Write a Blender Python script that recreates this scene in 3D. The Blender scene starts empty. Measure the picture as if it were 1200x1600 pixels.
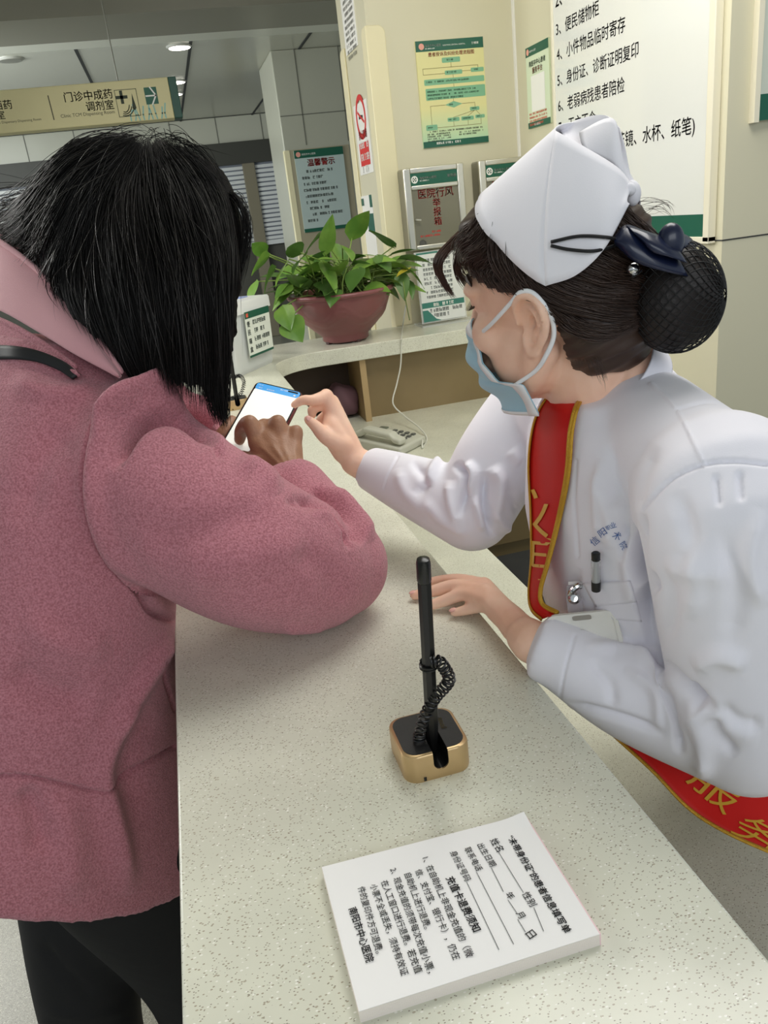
import bpy, bmesh, math, random
import numpy as np
from mathutils import Vector, Matrix
random.seed(7); rng = np.random.default_rng(7)
SC = bpy.context.scene; COL = SC.collection
# ------------------------------------------------------------------ camera
FPX, CX, CY = 1230.0, 600.0, 800.0
CAM = np.array([0.0, 0.0, 1.59])
_d = np.array([980-CX, 4000-CY, FPX]); _d /= np.linalg.norm(_d)
_v = np.array([259-CX, 365-CY, FPX]); _v = _v-_d*(_v@_d); _v /= np.linalg.norm(_v)
_r = np.cross(_d, _v)
RC = np.stack([_r, _v, -_d])
cam = bpy.data.objects.new('camera', bpy.data.cameras.new('camera')); COL.objects.link(cam)
cam.data.sensor_fit = 'VERTICAL'; cam.data.sensor_height = 36; cam.data.lens = FPX/1600*36
cam.data.clip_start = .02
m4 = Matrix.Identity(4)
for i in range(3):
    m4[i][0] = RC[i, 0]; m4[i][1] = -RC[i, 1]; m4[i][2] = -RC[i, 2]; m4[i][3] = CAM[i]
cam.matrix_world = m4
SC.camera = cam
SC.view_settings.view_transform = 'Standard'; SC.view_settings.look = 'None'
SC.view_settings.exposure = 0.1; SC.view_settings.gamma = 1.0
SC.view_settings.use_curve_mapping = False
# ------------------------------------------------------------------ light
w = bpy.data.worlds.new('world'); SC.world = w; w.use_nodes = True
w.node_tree.nodes['Background'].inputs[0].default_value = (.84, .93, 1.0, 1)
w.node_tree.nodes['Background'].inputs[1].default_value = 0.46
def area(name, loc, target, sx, sy, power, col):
    l = bpy.data.lights.new(name, 'AREA'); l.shape = 'RECTANGLE'; l.size = sx; l.size_y = sy
    l.energy = power; l.color = col
    o = bpy.data.objects.new(name, l); COL.objects.link(o); o.location = loc
    o.rotation_euler = (Vector(target)-Vector(loc)).to_track_quat('-Z', 'Y').to_euler()
    return o
area('daylight_entrance', (-2.3, 3.3, 2.75), (0.5, 0.9, 1.1), 2.4, 1.7, 125, (1.0, .985, .95))
area('fill_behind_camera', (0.2, -2.2, 2.6), (0.3, 1.2, 1.2), 3.0, 1.2, 26, (.93, .97, 1.0))  # added soft fill from behind the camera, no window stands there
area('booth_lamp', (0.95, 1.25, 2.9), (0.8, 1.0, 0), 1.2, 1.0, 21, (1.0, .98, .95))
area('booth_wall_lamp', (1.0, 2.2, 2.9), (1.1, 3.0, 1.3), .9, .9, 13, (1.0, .95, .84))
area('hall_daylight', (-3.0, 7.0, 2.6), (0.5, 10.5, 2.2), 3.0, 1.5, 195, (.93, .98, .97))
# ------------------------------------------------------------------ unprojection of measured points
def ray(px, py): return RC @ np.array([(px-CX)/FPX, (py-CY)/FPX, 1.0])
def D(px, py, dist): return CAM+ray(px, py)*dist
def ZP(px, py, z): r = ray(px, py); return CAM+r*(z-CAM[2])/r[2]
def YP(px, py, y): r = ray(px, py); return CAM+r*(y-CAM[1])/r[1]
def XP(px, py, x): r = ray(px, py); return CAM+r*(x-CAM[0])/r[0]
def proj(V):
    c = (np.asarray(V)-CAM) @ RC
    return np.stack([c[:, 0]/c[:, 2]*FPX+CX, c[:, 1]/c[:, 2]*FPX+CY], 1), c[:, 2]
# ------------------------------------------------------------------ materials
def lin(h):
    h = h.lstrip('#'); c = [int(h[i:i+2], 16)/255 for i in (0, 2, 4)]
    return tuple((x/12.92 if x <= .04045 else ((x+.055)/1.055)**2.4) for x in c)+(1,)
_M = {}
def mat(name, hexc, rough=.5, metal=0.0, spec=.5, bump=None, var=None, emit=None, trans=0, alpha=1, sheen=0, sss=0, coat=0):
    """bump=(scale,strength[,detail]); var=(scale, hex2, lo, hi) mixes a second colour by noise"""
    if name in _M: return _M[name]
    m = bpy.data.materials.new(name); m.use_nodes = True
    nt = m.node_tree; b = nt.nodes['Principled BSDF']
    b.inputs['Base Color'].default_value = lin(hexc); b.inputs['Roughness'].default_value = rough
    b.inputs['Metallic'].default_value = metal; b.inputs['Specular IOR Level'].default_value = spec
    if trans: b.inputs['Transmission Weight'].default_value = trans
    if alpha < 1: b.inputs['Alpha'].default_value = alpha
    if sheen: b.inputs['Sheen Weight'].default_value = sheen; b.inputs['Sheen Roughness'].default_value = .6
    if coat: b.inputs['Coat Weight'].default_value = coat
    if sss:
        b.inputs['Subsurface Weight'].default_value = sss
        b.inputs['Subsurface Radius'].default_value = (.012, .004, .002); b.inputs['Subsurface Scale'].default_value = 1
    if emit:
        b.inputs['Emission Color'].default_value = lin(emit[0]); b.inputs['Emission Strength'].default_value = emit[1]
    tc = nt.nodes.new('ShaderNodeTexCoord')
    if var:
        n = nt.nodes.new('ShaderNodeTexNoise'); n.inputs['Scale'].default_value = var[0]; n.inputs['Detail'].default_value = 4
        nt.links.new(tc.outputs['Object'], n.inputs['Vector'])
        r = nt.nodes.new('ShaderNodeValToRGB'); r.color_ramp.elements[0].position = var[2]; r.color_ramp.elements[1].position = var[3]
        r.color_ramp.elements[0].color = lin(hexc); r.color_ramp.elements[1].color = lin(var[1])
        nt.links.new(n.outputs['Fac'], r.inputs['Fac']); nt.links.new(r.outputs['Color'], b.inputs['Base Color'])
    if bump:
        n = nt.nodes.new('ShaderNodeTexNoise'); n.inputs['Scale'].default_value = bump[0]
        n.inputs['Detail'].default_value = bump[2] if len(bump) > 2 else 3
        nt.links.new(tc.outputs['Object'], n.inputs['Vector'])
        bp = nt.nodes.new('ShaderNodeBump'); bp.inputs['Strength'].default_value = bump[1]; bp.inputs['Distance'].default_value = .002
        nt.links.new(n.outputs['Fac'], bp.inputs['Height']); nt.links.new(bp.outputs['Normal'], b.inputs['Normal'])
    _M[name] = m
    return m
def speckle(name, base, specks, rough, coat=0):
    """quartz / terrazzo: base colour, list of (scale, hex, threshold)"""
    m = mat(name, base, rough, coat=coat); nt = m.node_tree; b = nt.nodes['Principled BSDF']
    tc = nt.nodes.new('ShaderNodeTexCoord')
    prev = None
    nz = nt.nodes.new('ShaderNodeTexNoise'); nz.inputs['Scale'].default_value = 7; nz.inputs['Detail'].default_value = 5
    nt.links.new(tc.outputs['Object'], nz.inputs['Vector'])
    rp = nt.nodes.new('ShaderNodeValToRGB'); c = lin(base)
    rp.color_ramp.elements[0].position = .35; rp.color_ramp.elements[1].position = .65
    rp.color_ramp.elements[0].color = tuple(x*.93 for x in c[:3])+(1,); rp.color_ramp.elements[1].color = tuple(min(1, x*1.05) for x in c[:3])+(1,)
    nt.links.new(nz.outputs['Fac'], rp.inputs['Fac']); prev = rp.outputs['Color']
    for i, (sc, hx, th, dens) in enumerate(specks):
        v = nt.nodes.new('ShaderNodeTexVoronoi'); v.inputs['Scale'].default_value = sc
        mp = nt.nodes.new('ShaderNodeMapping'); mp.inputs['Location'].default_value = (i*3.1, i*1.7, i*.37)
        mp.inputs['Rotation'].default_value = (.3*i, .2, .5+i)
        mp.inputs['Scale'].default_value = (1, 1.7, 1)
        nt.links.new(tc.outputs['Object'], mp.inputs['Vector']); nt.links.new(mp.outputs['Vector'], v.inputs['Vector'])
        lt = nt.nodes.new('ShaderNodeMath'); lt.operation = 'LESS_THAN'; lt.inputs[1].default_value = th
        nt.links.new(v.outputs['Distance'], lt.inputs[0])
        sp = nt.nodes.new('ShaderNodeSeparateColor'); nt.links.new(v.outputs['Color'], sp.inputs['Color'])
        l2 = nt.nodes.new('ShaderNodeMath'); l2.operation = 'LESS_THAN'; l2.inputs[1].default_value = dens
        nt.links.new(sp.outputs[0], l2.inputs[0])
        mu = nt.nodes.new('ShaderNodeMath'); mu.operation = 'MULTIPLY'
        nt.links.new(lt.outputs[0], mu.inputs[0]); nt.links.new(l2.outputs[0], mu.inputs[1])
        mx = nt.nodes.new('ShaderNodeMix'); mx.data_type = 'RGBA'
        nt.links.new(mu.outputs[0], mx.inputs['Factor']); nt.links.new(prev, mx.inputs['A']); mx.inputs['B'].default_value = lin(hx)
        prev = mx.outputs['Result']
    nt.links.new(prev, b.inputs['Base Color'])
    return m
# ------------------------------------------------------------------ mesh building
def frame_from(t, up=(0, 0, 1)):
    t = np.asarray(t, float); t = t/np.linalg.norm(t)
    u = np.cross(up, t)
    if np.linalg.norm(u) < 1e-5: u = np.cross((1, 0, 0), t)
    u /= np.linalg.norm(u); v = np.cross(t, u)
    return u, v
def crom(P, n):
    """Catmull-Rom through P (k,d) -> n samples"""
    P = np.asarray(P, float); k = len(P)
    if k == 2: return P[0]+(P[1]-P[0])*np.linspace(0, 1, n)[:, None]
    Q = np.vstack([2*P[0]-P[1], P, 2*P[-1]-P[-2]])
    out = []
    for t in np.linspace(0, k-1, n):
        i = min(int(t), k-2); f = t-i
        a, b, c, d = Q[i], Q[i+1], Q[i+2], Q[i+3]
        out.append(.5*((2*b)+(c-a)*f+(2*a-5*b+4*c-d)*f*f+(3*b-a-3*c+d)*f**3))
    return np.array(out)
class G:
    def __init__(s): s.V = []; s.F = []; s.MI = []; s.n = 0; s.mi = 0
    def add(s, V, F):
        V = np.asarray(V, float); s.V.append(V)
        for f in F: s.F.append(tuple(int(i)+s.n for i in f)); s.MI.append(s.mi)
        s.n += len(V); return s
    def box(s, c, size, R=None):
        h = np.array(size)/2; v = np.array([[x, y, z] for x in (-1, 1) for y in (-1, 1) for z in (-1, 1)])*h
        if R is not None: v = v @ np.asarray(R, float)[:3, :3].T
        return s.add(v+np.array(c), [(0, 1, 3, 2), (4, 6, 7, 5), (0, 4, 5, 1), (2, 3, 7, 6), (0, 2, 6, 4), (1, 5, 7, 3)])
    def bx(s, x0, x1, y0, y1, z0, z1): return s.box(((x0+x1)/2, (y0+y1)/2, (z0+z1)/2), (x1-x0, y1-y0, z1-z0))
    def tube(s, P, r, n=8, cap=True, flat=1.0, up=None):
        P = np.asarray(P, float); k = len(P)
        r = np.full(k, r, float) if np.isscalar(r) else np.asarray(r, float)
        T = np.gradient(P, axis=0); T /= (np.linalg.norm(T, axis=1)[:, None]+1e-12)
        u, v = frame_from(T[0], up if up is not None else (0, 0, 1))
        V = []; a = np.linspace(0, 2*np.pi, n, endpoint=False)
        for i in range(k):
            u = u-T[i]*(u@T[i]); u /= np.linalg.norm(u)+1e-12; v = np.cross(T[i], u)
            V.append(P[i]+r[i]*(np.cos(a)[:, None]*u+flat*np.sin(a)[:, None]*v))
        V = np.vstack(V); F = []
        for i in range(k-1):
            for j in range(n):
                b = (j+1) % n; F.append((i*n+j, i*n+b, (i+1)*n+b, (i+1)*n+j))
        if cap: F.append(tuple(range(n-1, -1, -1))); F.append(tuple((k-1)*n+j for j in range(n)))
        return s.add(V, F)
    def capsule(s, P, r, n=12, m=10):
        """round-ended tapered tube through points P with radii r"""
        P = np.asarray(P, float); r = np.asarray(r, float) if not np.isscalar(r) else np.full(len(P), r)
        Q = crom(np.c_[P, r], max(m, 3*len(P)))
        p, rr = Q[:, :3], np.maximum(Q[:, 3], 1e-4)
        t0 = p[0]-p[1]; t0 /= np.linalg.norm(t0); t1 = p[-1]-p[-2]; t1 /= np.linalg.norm(t1)
        A = [(p[0]+t0*rr[0]*math.sin(a), rr[0]*math.cos(a)) for a in (1.45, 1.15, .8, .4)]
        B = [(p[-1]+t1*rr[-1]*math.sin(a), rr[-1]*math.cos(a)) for a in (.4, .8, 1.15, 1.45)]
        pp = np.vstack([[a[0] for a in A], p, [b[0] for b in B]]); qq = np.r_[[a[1] for a in A], rr, [b[1] for b in B]]
        return s.tube(pp, qq, n)
    def loft(s, rings, cap=True, closed=True):
        n = len(rings[0]); V = np.vstack(rings); F = []
        for i in range(len(rings)-1):
            for j in range(n if closed else n-1):
                b = (j+1) % n; F.append((i*n+j, i*n+b, (i+1)*n+b, (i+1)*n+j))
        if cap and closed: F.append(tuple(range(n-1, -1, -1))); F.append(tuple((len(rings)-1)*n+j for j in range(n)))
        return s.add(V, F)
    def ell(s, c, rad, R=None, nu=24, nv=14):
        V = []; F = []
        for i in range(nv+1):
            th = math.pi*i/nv
            for j in range(nu):
                ph = 2*math.pi*j/nu; V.append((math.sin(th)*math.cos(ph), math.sin(th)*math.sin(ph), math.cos(th)))
        V = np.array(V)*np.array(rad)
        if R is not None: V = V @ np.asarray(R, float)[:3, :3].T
        for i in range(nv):
            for j in range(nu):
                b = (j+1) % nu; F.append((i*nu+j, (i+1)*nu+j, (i+1)*nu+b, i*nu+b))
        return s.add(V+np.array(c), F)
    def lathe(s, prof, c=(0, 0, 0), n=48, R=None):
        a = np.linspace(0, 2*np.pi, n, endpoint=False); V = []; F = []
        for r, z in prof: V.append(np.c_[r*np.cos(a), r*np.sin(a), np.full(n, z)])
        V = np.vstack(V)
        if R is not None: V = V @ np.asarray(R, float)[:3, :3].T
        for i in range(len(prof)-1):
            for j in range(n):
                b = (j+1) % n; F.append((i*n+j, i*n+b, (i+1)*n+b, (i+1)*n+j))
        return s.add(V+np.array(c), F)
    def prism(s, poly, z0, z1, M=None):
        k = len(poly); V = np.array([(x, y, z0) for x, y in poly]+[(x, y, z1) for x, y in poly], float)
        F = [tuple(range(k-1, -1, -1)), tuple(range(k, 2*k))]+[(i, (i+1) % k, k+(i+1) % k, k+i) for i in range(k)]
        if M is not None: V = V @ M[:3, :3].T+M[:3, 3]
        return s.add(V, F)
    def grid(s, A, thick=0, flip=False):
        """A (m,n,3) surface, optional thickness along normals"""
        A = np.asarray(A, float); m, n = A.shape[:2]
        F = [(i*n+j, i*n+j+1, (i+1)*n+j+1, (i+1)*n+j) for i in range(m-1) for j in range(n-1)]
        if flip: F = [f[::-1] for f in F]
        V = A.reshape(-1, 3)
        if thick:
            du = np.gradient(A, axis=0); dv = np.gradient(A, axis=1); N = np.cross(dv, du)
            N /= np.linalg.norm(N, axis=2)[..., None]+1e-12
            if flip: N = -N
            W = (A+N*thick).reshape(-1, 3); k = m*n
            F2 = [tuple(i+k for i in f[::-1]) for f in F]
            rim = [i for i in range(n)]+[i*n+n-1 for i in range(1, m)]+[(m-1)*n+j for j in range(n-2, -1, -1)]+[i*n for i in range(m-2, 0, -1)]
            F3 = [(rim[i], rim[(i+1) % len(rim)], rim[(i+1) % len(rim)]+k, rim[i]+k) for i in range(len(rim))]
            return s.add(np.vstack([V, W]), F+F2+F3)
        return s.add(V, F)
    def build(s, name, mats, parent=None, smooth=False, bevel=0, seg=2, angle=40, subsurf=0):
        V = np.vstack(s.V) if s.V else np.zeros((0, 3))
        return mk(name, V, s.F, mats, parent, smooth, bevel, seg, angle, s.MI, subsurf)
def mk(name, V, F, mats, parent=None, smooth=False, bevel=0, seg=2, angle=40, MI=None, subsurf=0):
    me = bpy.data.meshes.new(name); me.from_pydata([tuple(v) for v in V], [], [tuple(f) for f in F])
    for m in (mats if isinstance(mats, (list, tuple)) else [mats]): me.materials.append(m)
    if MI is not None and max(MI, default=0) > 0: me.polygons.foreach_set('material_index', MI)
    bm = bmesh.new(); bm.from_mesh(me); bmesh.ops.recalc_face_normals(bm, faces=bm.faces); bm.to_mesh(me); bm.free()
    if smooth:
        me.polygons.foreach_set('use_smooth', [True]*len(me.polygons))
        if smooth != 'all': me.set_sharp_from_angle(angle=math.radians(angle))
    o = bpy.data.objects.new(name, me); COL.objects.link(o)
    if bevel:
        bv = o.modifiers.new('bevel', 'BEVEL'); bv.width = bevel; bv.segments = seg; bv.limit_method = 'ANGLE'; bv.angle_limit = math.radians(35)
        me.polygons.foreach_set('use_smooth', [True]*len(me.polygons)); me.set_sharp_from_angle(angle=math.radians(50))
    if subsurf:
        ss = o.modifiers.new('subsurf', 'SUBSURF'); ss.levels = subsurf; ss.render_levels = subsurf
    adopt(o, parent)
    return o
def adopt(o, parent):
    if parent is not None:
        o.parent = parent; o.matrix_parent_inverse = Matrix.Translation(-Vector(parent.location))
def thing(name, label, cat, loc, group=None):
    o = bpy.data.objects.new(name, None); COL.objects.link(o); o.location = Vector([float(x) for x in loc])
    o.empty_display_size = .05
    tag(o, label, cat, group); return o
def tag(o, label, cat, group=None):
    o['label'] = label; o['category'] = cat
    if group: o['group'] = group
    return o
def part(name, parent):
    o = bpy.data.objects.new(name, None); COL.objects.link(o); o.empty_display_size = .02; adopt(o, parent); return o
def struct(o): o['kind'] = 'structure'; return o
# ------------------------------------------------------------------ lettering
def text_mesh(body, bold=0.0, shear=0.0):
    c = bpy.data.curves.new('lettering', 'FONT'); c.body = body; c.size = 1.0; c.resolution_u = 3
    c.shear = shear
    o = bpy.data.objects.new('lettering', c)
    me = o.to_mesh(); V = np.array([v.co[:] for v in me.vertices]) if len(me.vertices) else np.zeros((0, 3))
    F = [tuple(p.vertices) for p in me.polygons]
    o.to_mesh_clear(); bpy.data.objects.remove(o); bpy.data.curves.remove(c)
    return V, F
def write(g, body, P0, right, up, width=None, height=None, bold=0.0, align='l', shear=0.0, lift=0.0006, mirror=False, bend=None):
    """place text: baseline-left at P0; glyph scale from width or height (cap cell height)"""
    V, F = text_mesh(body, bold, shear)
    if not len(V): return
    P0 = np.asarray(P0, float); right = np.asarray(right, float); up = np.asarray(up, float)
    right = right/np.linalg.norm(right); up = up-right*(up@right); up /= np.linalg.norm(up); nrm = np.cross(right, up)
    x0, x1 = V[:, 0].min(), V[:, 0].max(); y0, y1 = V[:, 1].min(), V[:, 1].max()
    sx = width/(x1-x0) if width else height/(y1-y0)
    sy = height/(y1-y0) if height else sx
    if not width: sx = sy
    X = (V[:, 0]-x0)*sx; Yy = (V[:, 1]-y0)*sy; W = (x1-x0)*sx
    if mirror: X = W-X
    if align == 'c': X = X-W/2
    if align == 'r': X = X-W
    if bold:      # heavier stroke: the same glyphs set a hair apart
        b = bold*sx*.55; n0 = len(V); q = [(0, 0), (b, 0), (-b, 0), (0, b), (0, -b)]
        X = np.concatenate([X+a for a, _ in q]); Yy = np.concatenate([Yy+c for _, c in q]); F = [tuple(i+k*n0 for i in f) for k in range(5) for f in F]
    P = P0+X[:, None]*right+Yy[:, None]*up+nrm*lift
    if bend is not None: P = bend(P)
    g.add(P, F)
def bars(g, P0, right, up, width, height, n=1, gap=1.6, lift=.0006, fill=.93, seed=1):
    """rows of lettering too small to be legible: one tiny block per character"""
    r = random.Random(seed); P0 = np.asarray(P0, float); right = np.asarray(right, float)/np.linalg.norm(right)
    up = np.asarray(up, float)/np.linalg.norm(up); nrm = np.cross(right, up)
    for i in range(n):
        x = 0; end = width*(fill if i < n-1 else r.uniform(.5, .95)); o = P0-up*(i*height*gap)
        while x < end:
            w_ = height*r.uniform(.75, .95)
            if r.random() < .9:
                for (a, b, c, d) in ((0, .3, 0, 1), (.38, 1, .7, .95), (.38, 1, .35, .55), (.55, .75, 0, .9), (.38, 1, 0, .14)):
                    if r.random() < .82:
                        q = [o+right*(x+a*w_)+up*c*height, o+right*(x+b*w_)+up*c*height, o+right*(x+b*w_)+up*d*height, o+right*(x+a*w_)+up*d*height]
                        g.add(np.array(q)+nrm*lift, [(0, 1, 2, 3)])
            x += height*1.05
class Panel:
    """flat sign: origin bottom-left, right/up axes, size; (u,v) in 0..1 with v down from the top"""
    def __init__(s, o, right, up, w, h):
        s.o = np.asarray(o, float); s.r = np.asarray(right, float)/np.linalg.norm(right); s.u = np.asarray(up, float)/np.linalg.norm(up)
        s.n = np.cross(s.r, s.u); s.w = w; s.h = h
    def p(s, u, v, lift=0): return s.o+s.r*u*s.w+s.u*(1-v)*s.h+s.n*lift
    def rect(s, g, u0, u1, v0, v1, lift):
        g.add([s.p(u0, v1, lift), s.p(u1, v1, lift), s.p(u1, v0, lift), s.p(u0, v0, lift)], [(0, 1, 2, 3)])
    def rrect(s, g, u0, u1, v0, v1, rad, lift):
        a = rad/s.w; b = rad/s.h; pts = []
        for cu, cv, t0 in ((u1-a, v0+b, 0), (u0+a, v0+b, 90), (u0+a, v1-b, 180), (u1-a, v1-b, 270)):
            for k in range(5):
                t = math.radians(t0+k*22.5); pts.append(s.p(cu+a*math.cos(t), cv-b*math.sin(t), lift))
        g.add(pts, [tuple(range(len(pts)))])
    def poly(s, g, uv, lift): g.add([s.p(u, v, lift) for u, v in uv], [tuple(range(len(uv)))])
    def line(s, g, pts, wd, lift):
        for (a, b) in zip(pts[:-1], pts[1:]):
            A, B = s.p(*a, lift), s.p(*b, lift); t = B-A; t /= np.linalg.norm(t)+1e-9; q = np.cross(s.n, t)*wd/2
            g.add([A-q-t*wd/2, B-q+t*wd/2, B+q+t*wd/2, A+q-t*wd/2], [(0, 1, 2, 3)])
    def disc(s, g, u, v, rad, lift, r_in=0, n=24):
        pts = [(math.cos(2*math.pi*k/n), math.sin(2*math.pi*k/n)) for k in range(n)]; c = s.p(u, v, lift)
        out = [c+(s.r*x+s.u*y)*rad for x, y in pts]
        if r_in:
            inn = [c+(s.r*x+s.u*y)*r_in for x, y in pts]
            g.add(out+inn, [(k, (k+1) % n, n+(k+1) % n, n+k) for k in range(n)])
        else: g.add(out, [tuple(range(n))])
    def write(s, g, body, u, v, height=None, width=None, **k):
        write(g, body, s.p(u, v), s.r, s.u, width=width, height=height, **k)
    def bars(s, g, u, v, width, height, **k): bars(g, s.p(u, v), s.r, s.u, width, height, **k)
    def board(s, g, depth):
        o = s.o; a = [o, o+s.r*s.w, o+s.r*s.w+s.u*s.h, o+s.u*s.h]
        g.add(a+[p-s.n*depth for p in a], [(0, 1, 2, 3), (7, 6, 5, 4), (0, 4, 5, 1), (1, 5, 6, 2), (2, 6, 7, 3), (3, 7, 4, 0)])
# ================================================================== SETTING
CT = 1.08                                   # counter top height
DK = 0.75                                   # inner desk height
WB = 3.6                                    # booth back wall
WR = 1.6                                    # booth right wall
M_quartz = speckle('quartz_stone', '#dcdccb', [(300, '#a8a08c', .30, .26), (190, '#b5ad99', .24, .14), (420, '#8b8474', .28, .16), (240, '#efeee4', .28, .2)], .22)
M_wall = mat('booth_wall_panel', '#d6d1b6', .38, bump=(60, .03))
M_guard = mat('cream_guard', '#e9e0ba', .4)
M_groove = mat('groove_dark', '#2f3131', .7)
M_hallwall = mat('hall_tile', '#b3b3a4', .3)
M_white = mat('white_paint', '#f1f0ea', .4)
M_green = mat('sign_green', '#0f5a45', .4)
M_black = mat('black_ink', '#1d1d1d', .7)
M_red = mat('sign_red', '#d22a26', .5)
M_wood = mat('laminate_wood', '#94815e', .45, var=(3, '#897653', .35, .65))
M_wood2 = mat('laminate_edge', '#b89d72', .45)
M_dwood = mat('dark_laminate', '#7b6a45', .5, var=(3, '#716040', .3, .7))
M_floor = speckle('granite_floor', '#8f8f82', [(260, '#6d6c62', .42, .5), (420, '#55544c', .4, .3), (300, '#b9b8ac', .4, .3)], .3)
M_tile = mat('tile_joint', '#6f6f66', .6)
g = G(); g.bx(-7, 4, -4, 13, -.1, 0); struct(g.build('floor', M_floor))
g = G()
for x in np.arange(-6.9, 1, .8): g.bx(x, x+.004, -3, 12, 0, .0008)
for y in np.arange(-2.83, 12, .8): g.bx(-7, .9, y, y+.004, 0, .0008)
o = struct(g.build('floor_joint', M_tile))
# ceiling: glossy metal panels, a dropped beam, downlights
M_ceil = mat('ceiling_metal', '#c3c3b5', .25, .15)
M_ceil2 = mat('ceiling_strip', '#d5d6c9', .35, .1)
g = G(); g.bx(-7, 4, -1.0, 13, 3.0, 3.1); ceil = struct(g.build('ceiling', M_ceil))
g = G()
for px, py in ((305, 10), (100, 40), (500, 30)):
    x = ZP(px, py, 3.0)[0]
    g.bx(x-.012, x+.012, 4, 12.1, 2.994, 3.0)
for x in (-2.6, -4.2, 1.9): g.bx(x-.012, x+.012, 4, 12.1, 2.994, 3.0)
for y in (7.2, 12.0): g.bx(-7, 3, y-.015, y+.015, 2.994, 3.0)
struct(g.build('ceiling_seam', M_groove))
g = G(); g.bx(-7, 4, 6.78, 7.17, 2.975, 3.0); struct(g.build('trim_1', M_ceil2))
g = G(); g.bx(-7, 4, 5.7, 6.35, 2.86, 3.0); struct(g.build('trim_2', mat('beam_grey', '#8f8d80', .4)))
M_lamp = mat('lamp_glow', '#ffffff', .5, emit=('#fff8ea', 9))
M_lampoff = mat('lamp_ring', '#c9c9c2', .4, .3)
for k, (px, py, lab) in enumerate(((280, 72, 'round recessed ceiling downlight, the lit one highest above the hanging sign'), (275, 127, 'lit recessed downlight just above the right end of the hanging sign'),
                                   (272, 146, 'smallest lit downlight, seen behind the green end of the hanging sign'), (16, 92, 'dull unlit round downlight near the left edge of the ceiling'))):
    p = ZP(px, py, 3.0); t = thing('downlight', lab, 'ceiling light', (p[0], p[1], 3.0), 'recessed ceiling downlights')
    g = G(); g.lathe([(.062, 2.999), (.085, 2.985), (.105, 2.996), (.107, 3.0)], (p[0], p[1], 0), 32); g.build('trim_ring', M_lampoff, t, True)
    g = G(); g.lathe([(.0005, 2.982), (.085, 2.984), (.088, 2.99)], (p[0], p[1], 0), 32); g.build('lens', M_lamp if k < 3 else mat('lamp_unlit', '#77776c', .3), t, True)
# far wall with lintel, roller shutters
FY = 12.1
g = G(); g.bx(-7, 3, FY, FY+.2, 2.68, 3.0); struct(g.build('wall_far', M_hallwall))
g = G()
for x in np.arange(-6.5, 3, .62): g.bx(x-.006, x+.006, FY-.006, FY, 2.68, 3.0)
struct(g.build('wall_far_joint', M_tile))
g = G(); g.bx(-7, 3, FY-.05, FY+.2, 2.40, 2.68); struct(g.build('trim_3', mat('lintel_dark', '#3a3a33', .5)))
g = G(); g.bx(-7, 3, FY+.1, FY+.25, 0, 1.35); struct(g.build('wall_far_base', mat('far_dado', '#4a4941', .6)))
M_slat = mat('shutter_slat', '#d3d5d4', .4); M_gap = mat('shutter_gap', '#7d828a', .6)
M_post = mat('shutter_post', '#7d7662', .5)
for k, (x0, x1, lab) in enumerate(((-2.2, 1.21, 'closed roller shutter of pale slats left of the brown post'), (1.38, 2.6, 'roller shutter of pale slats between the brown post and the tiled pillar'), (-6.5, -2.35, 'wide roller shutter of pale slats behind the blown hair at the left'))):
    t = thing('roller_shutter', lab, 'shutter', ((x0+x1)/2, FY, 1.35), 'roller shutters of the far dispensary')
    g = G(); g.bx(x0, x1, FY+.06, FY+.08, 1.35, 2.4); g.build('backing', M_gap, t)
    g = G(); z = 1.37
    while z < 2.37: g.bx(x0, x1, FY+.03, FY+.06, z, z+.04); z += .06
    g.build('slat', M_slat, t)
    g = G(); g.bx(x0, x1, FY+.02, FY+.09, 1.30, 1.36); g.build('bottom_rail', M_slat, t)
t = tag(G().bx(1.21, 1.38, FY-.02, FY+.1, 0, 2.42).build('shutter_post', M_post, None, bevel=.01), 'brown post between two roller shutters at the far end of the hall', 'post')
# far tiled pillar
PY = 7.9
g = G(); g.bx(1.19, 2.6, PY, PY+.9, 0, 3.0); struct(g.build('pillar', M_hallwall, None, bevel=.012))
g = G(); g.bx(1.40, 1.408, PY-.003, PY, 2.22, 3); g.bx(1.8, 1.808, PY-.003, PY, 2.22, 3); g.bx(1.2, 2.6, PY-.003, PY, 2.47, 2.478)
struct(g.build('pillar_joint', M_tile))
g = G(); g.bx(1.185, 1.24, PY-.006, PY+.06, 0, 2.19); struct(g.build('trim_4', M_guard, None, bevel=.004))
g = G(); g.bx(1.24, 1.80, PY-.004, PY, 0, 2.19); struct(g.build('trim_5', mat('pillar_panel', '#a89f86', .45)))
# booth walls
g = G(); g.bx(.951, WR+.02, WB, 4.1, 0, 3.0); struct(g.build('wall_back', M_wall))
g = G(); g.bx(WR, 3.2, 2.16, 4.1, 0, 3.0); struct(g.build('wall_right', M_wall))
g = G(); g.bx(1.592, 1.6, 3.585, 3.6, 1.08, 3); struct(g.build('trim_6', M_white))
g = G(); g.tube([(WR-.001, WB, 1.392), (WR-.001, 2.159, 1.392), (3.2, 2.159, 1.392)], .0022, 6); struct(g.build('wall_groove', M_groove))
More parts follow.
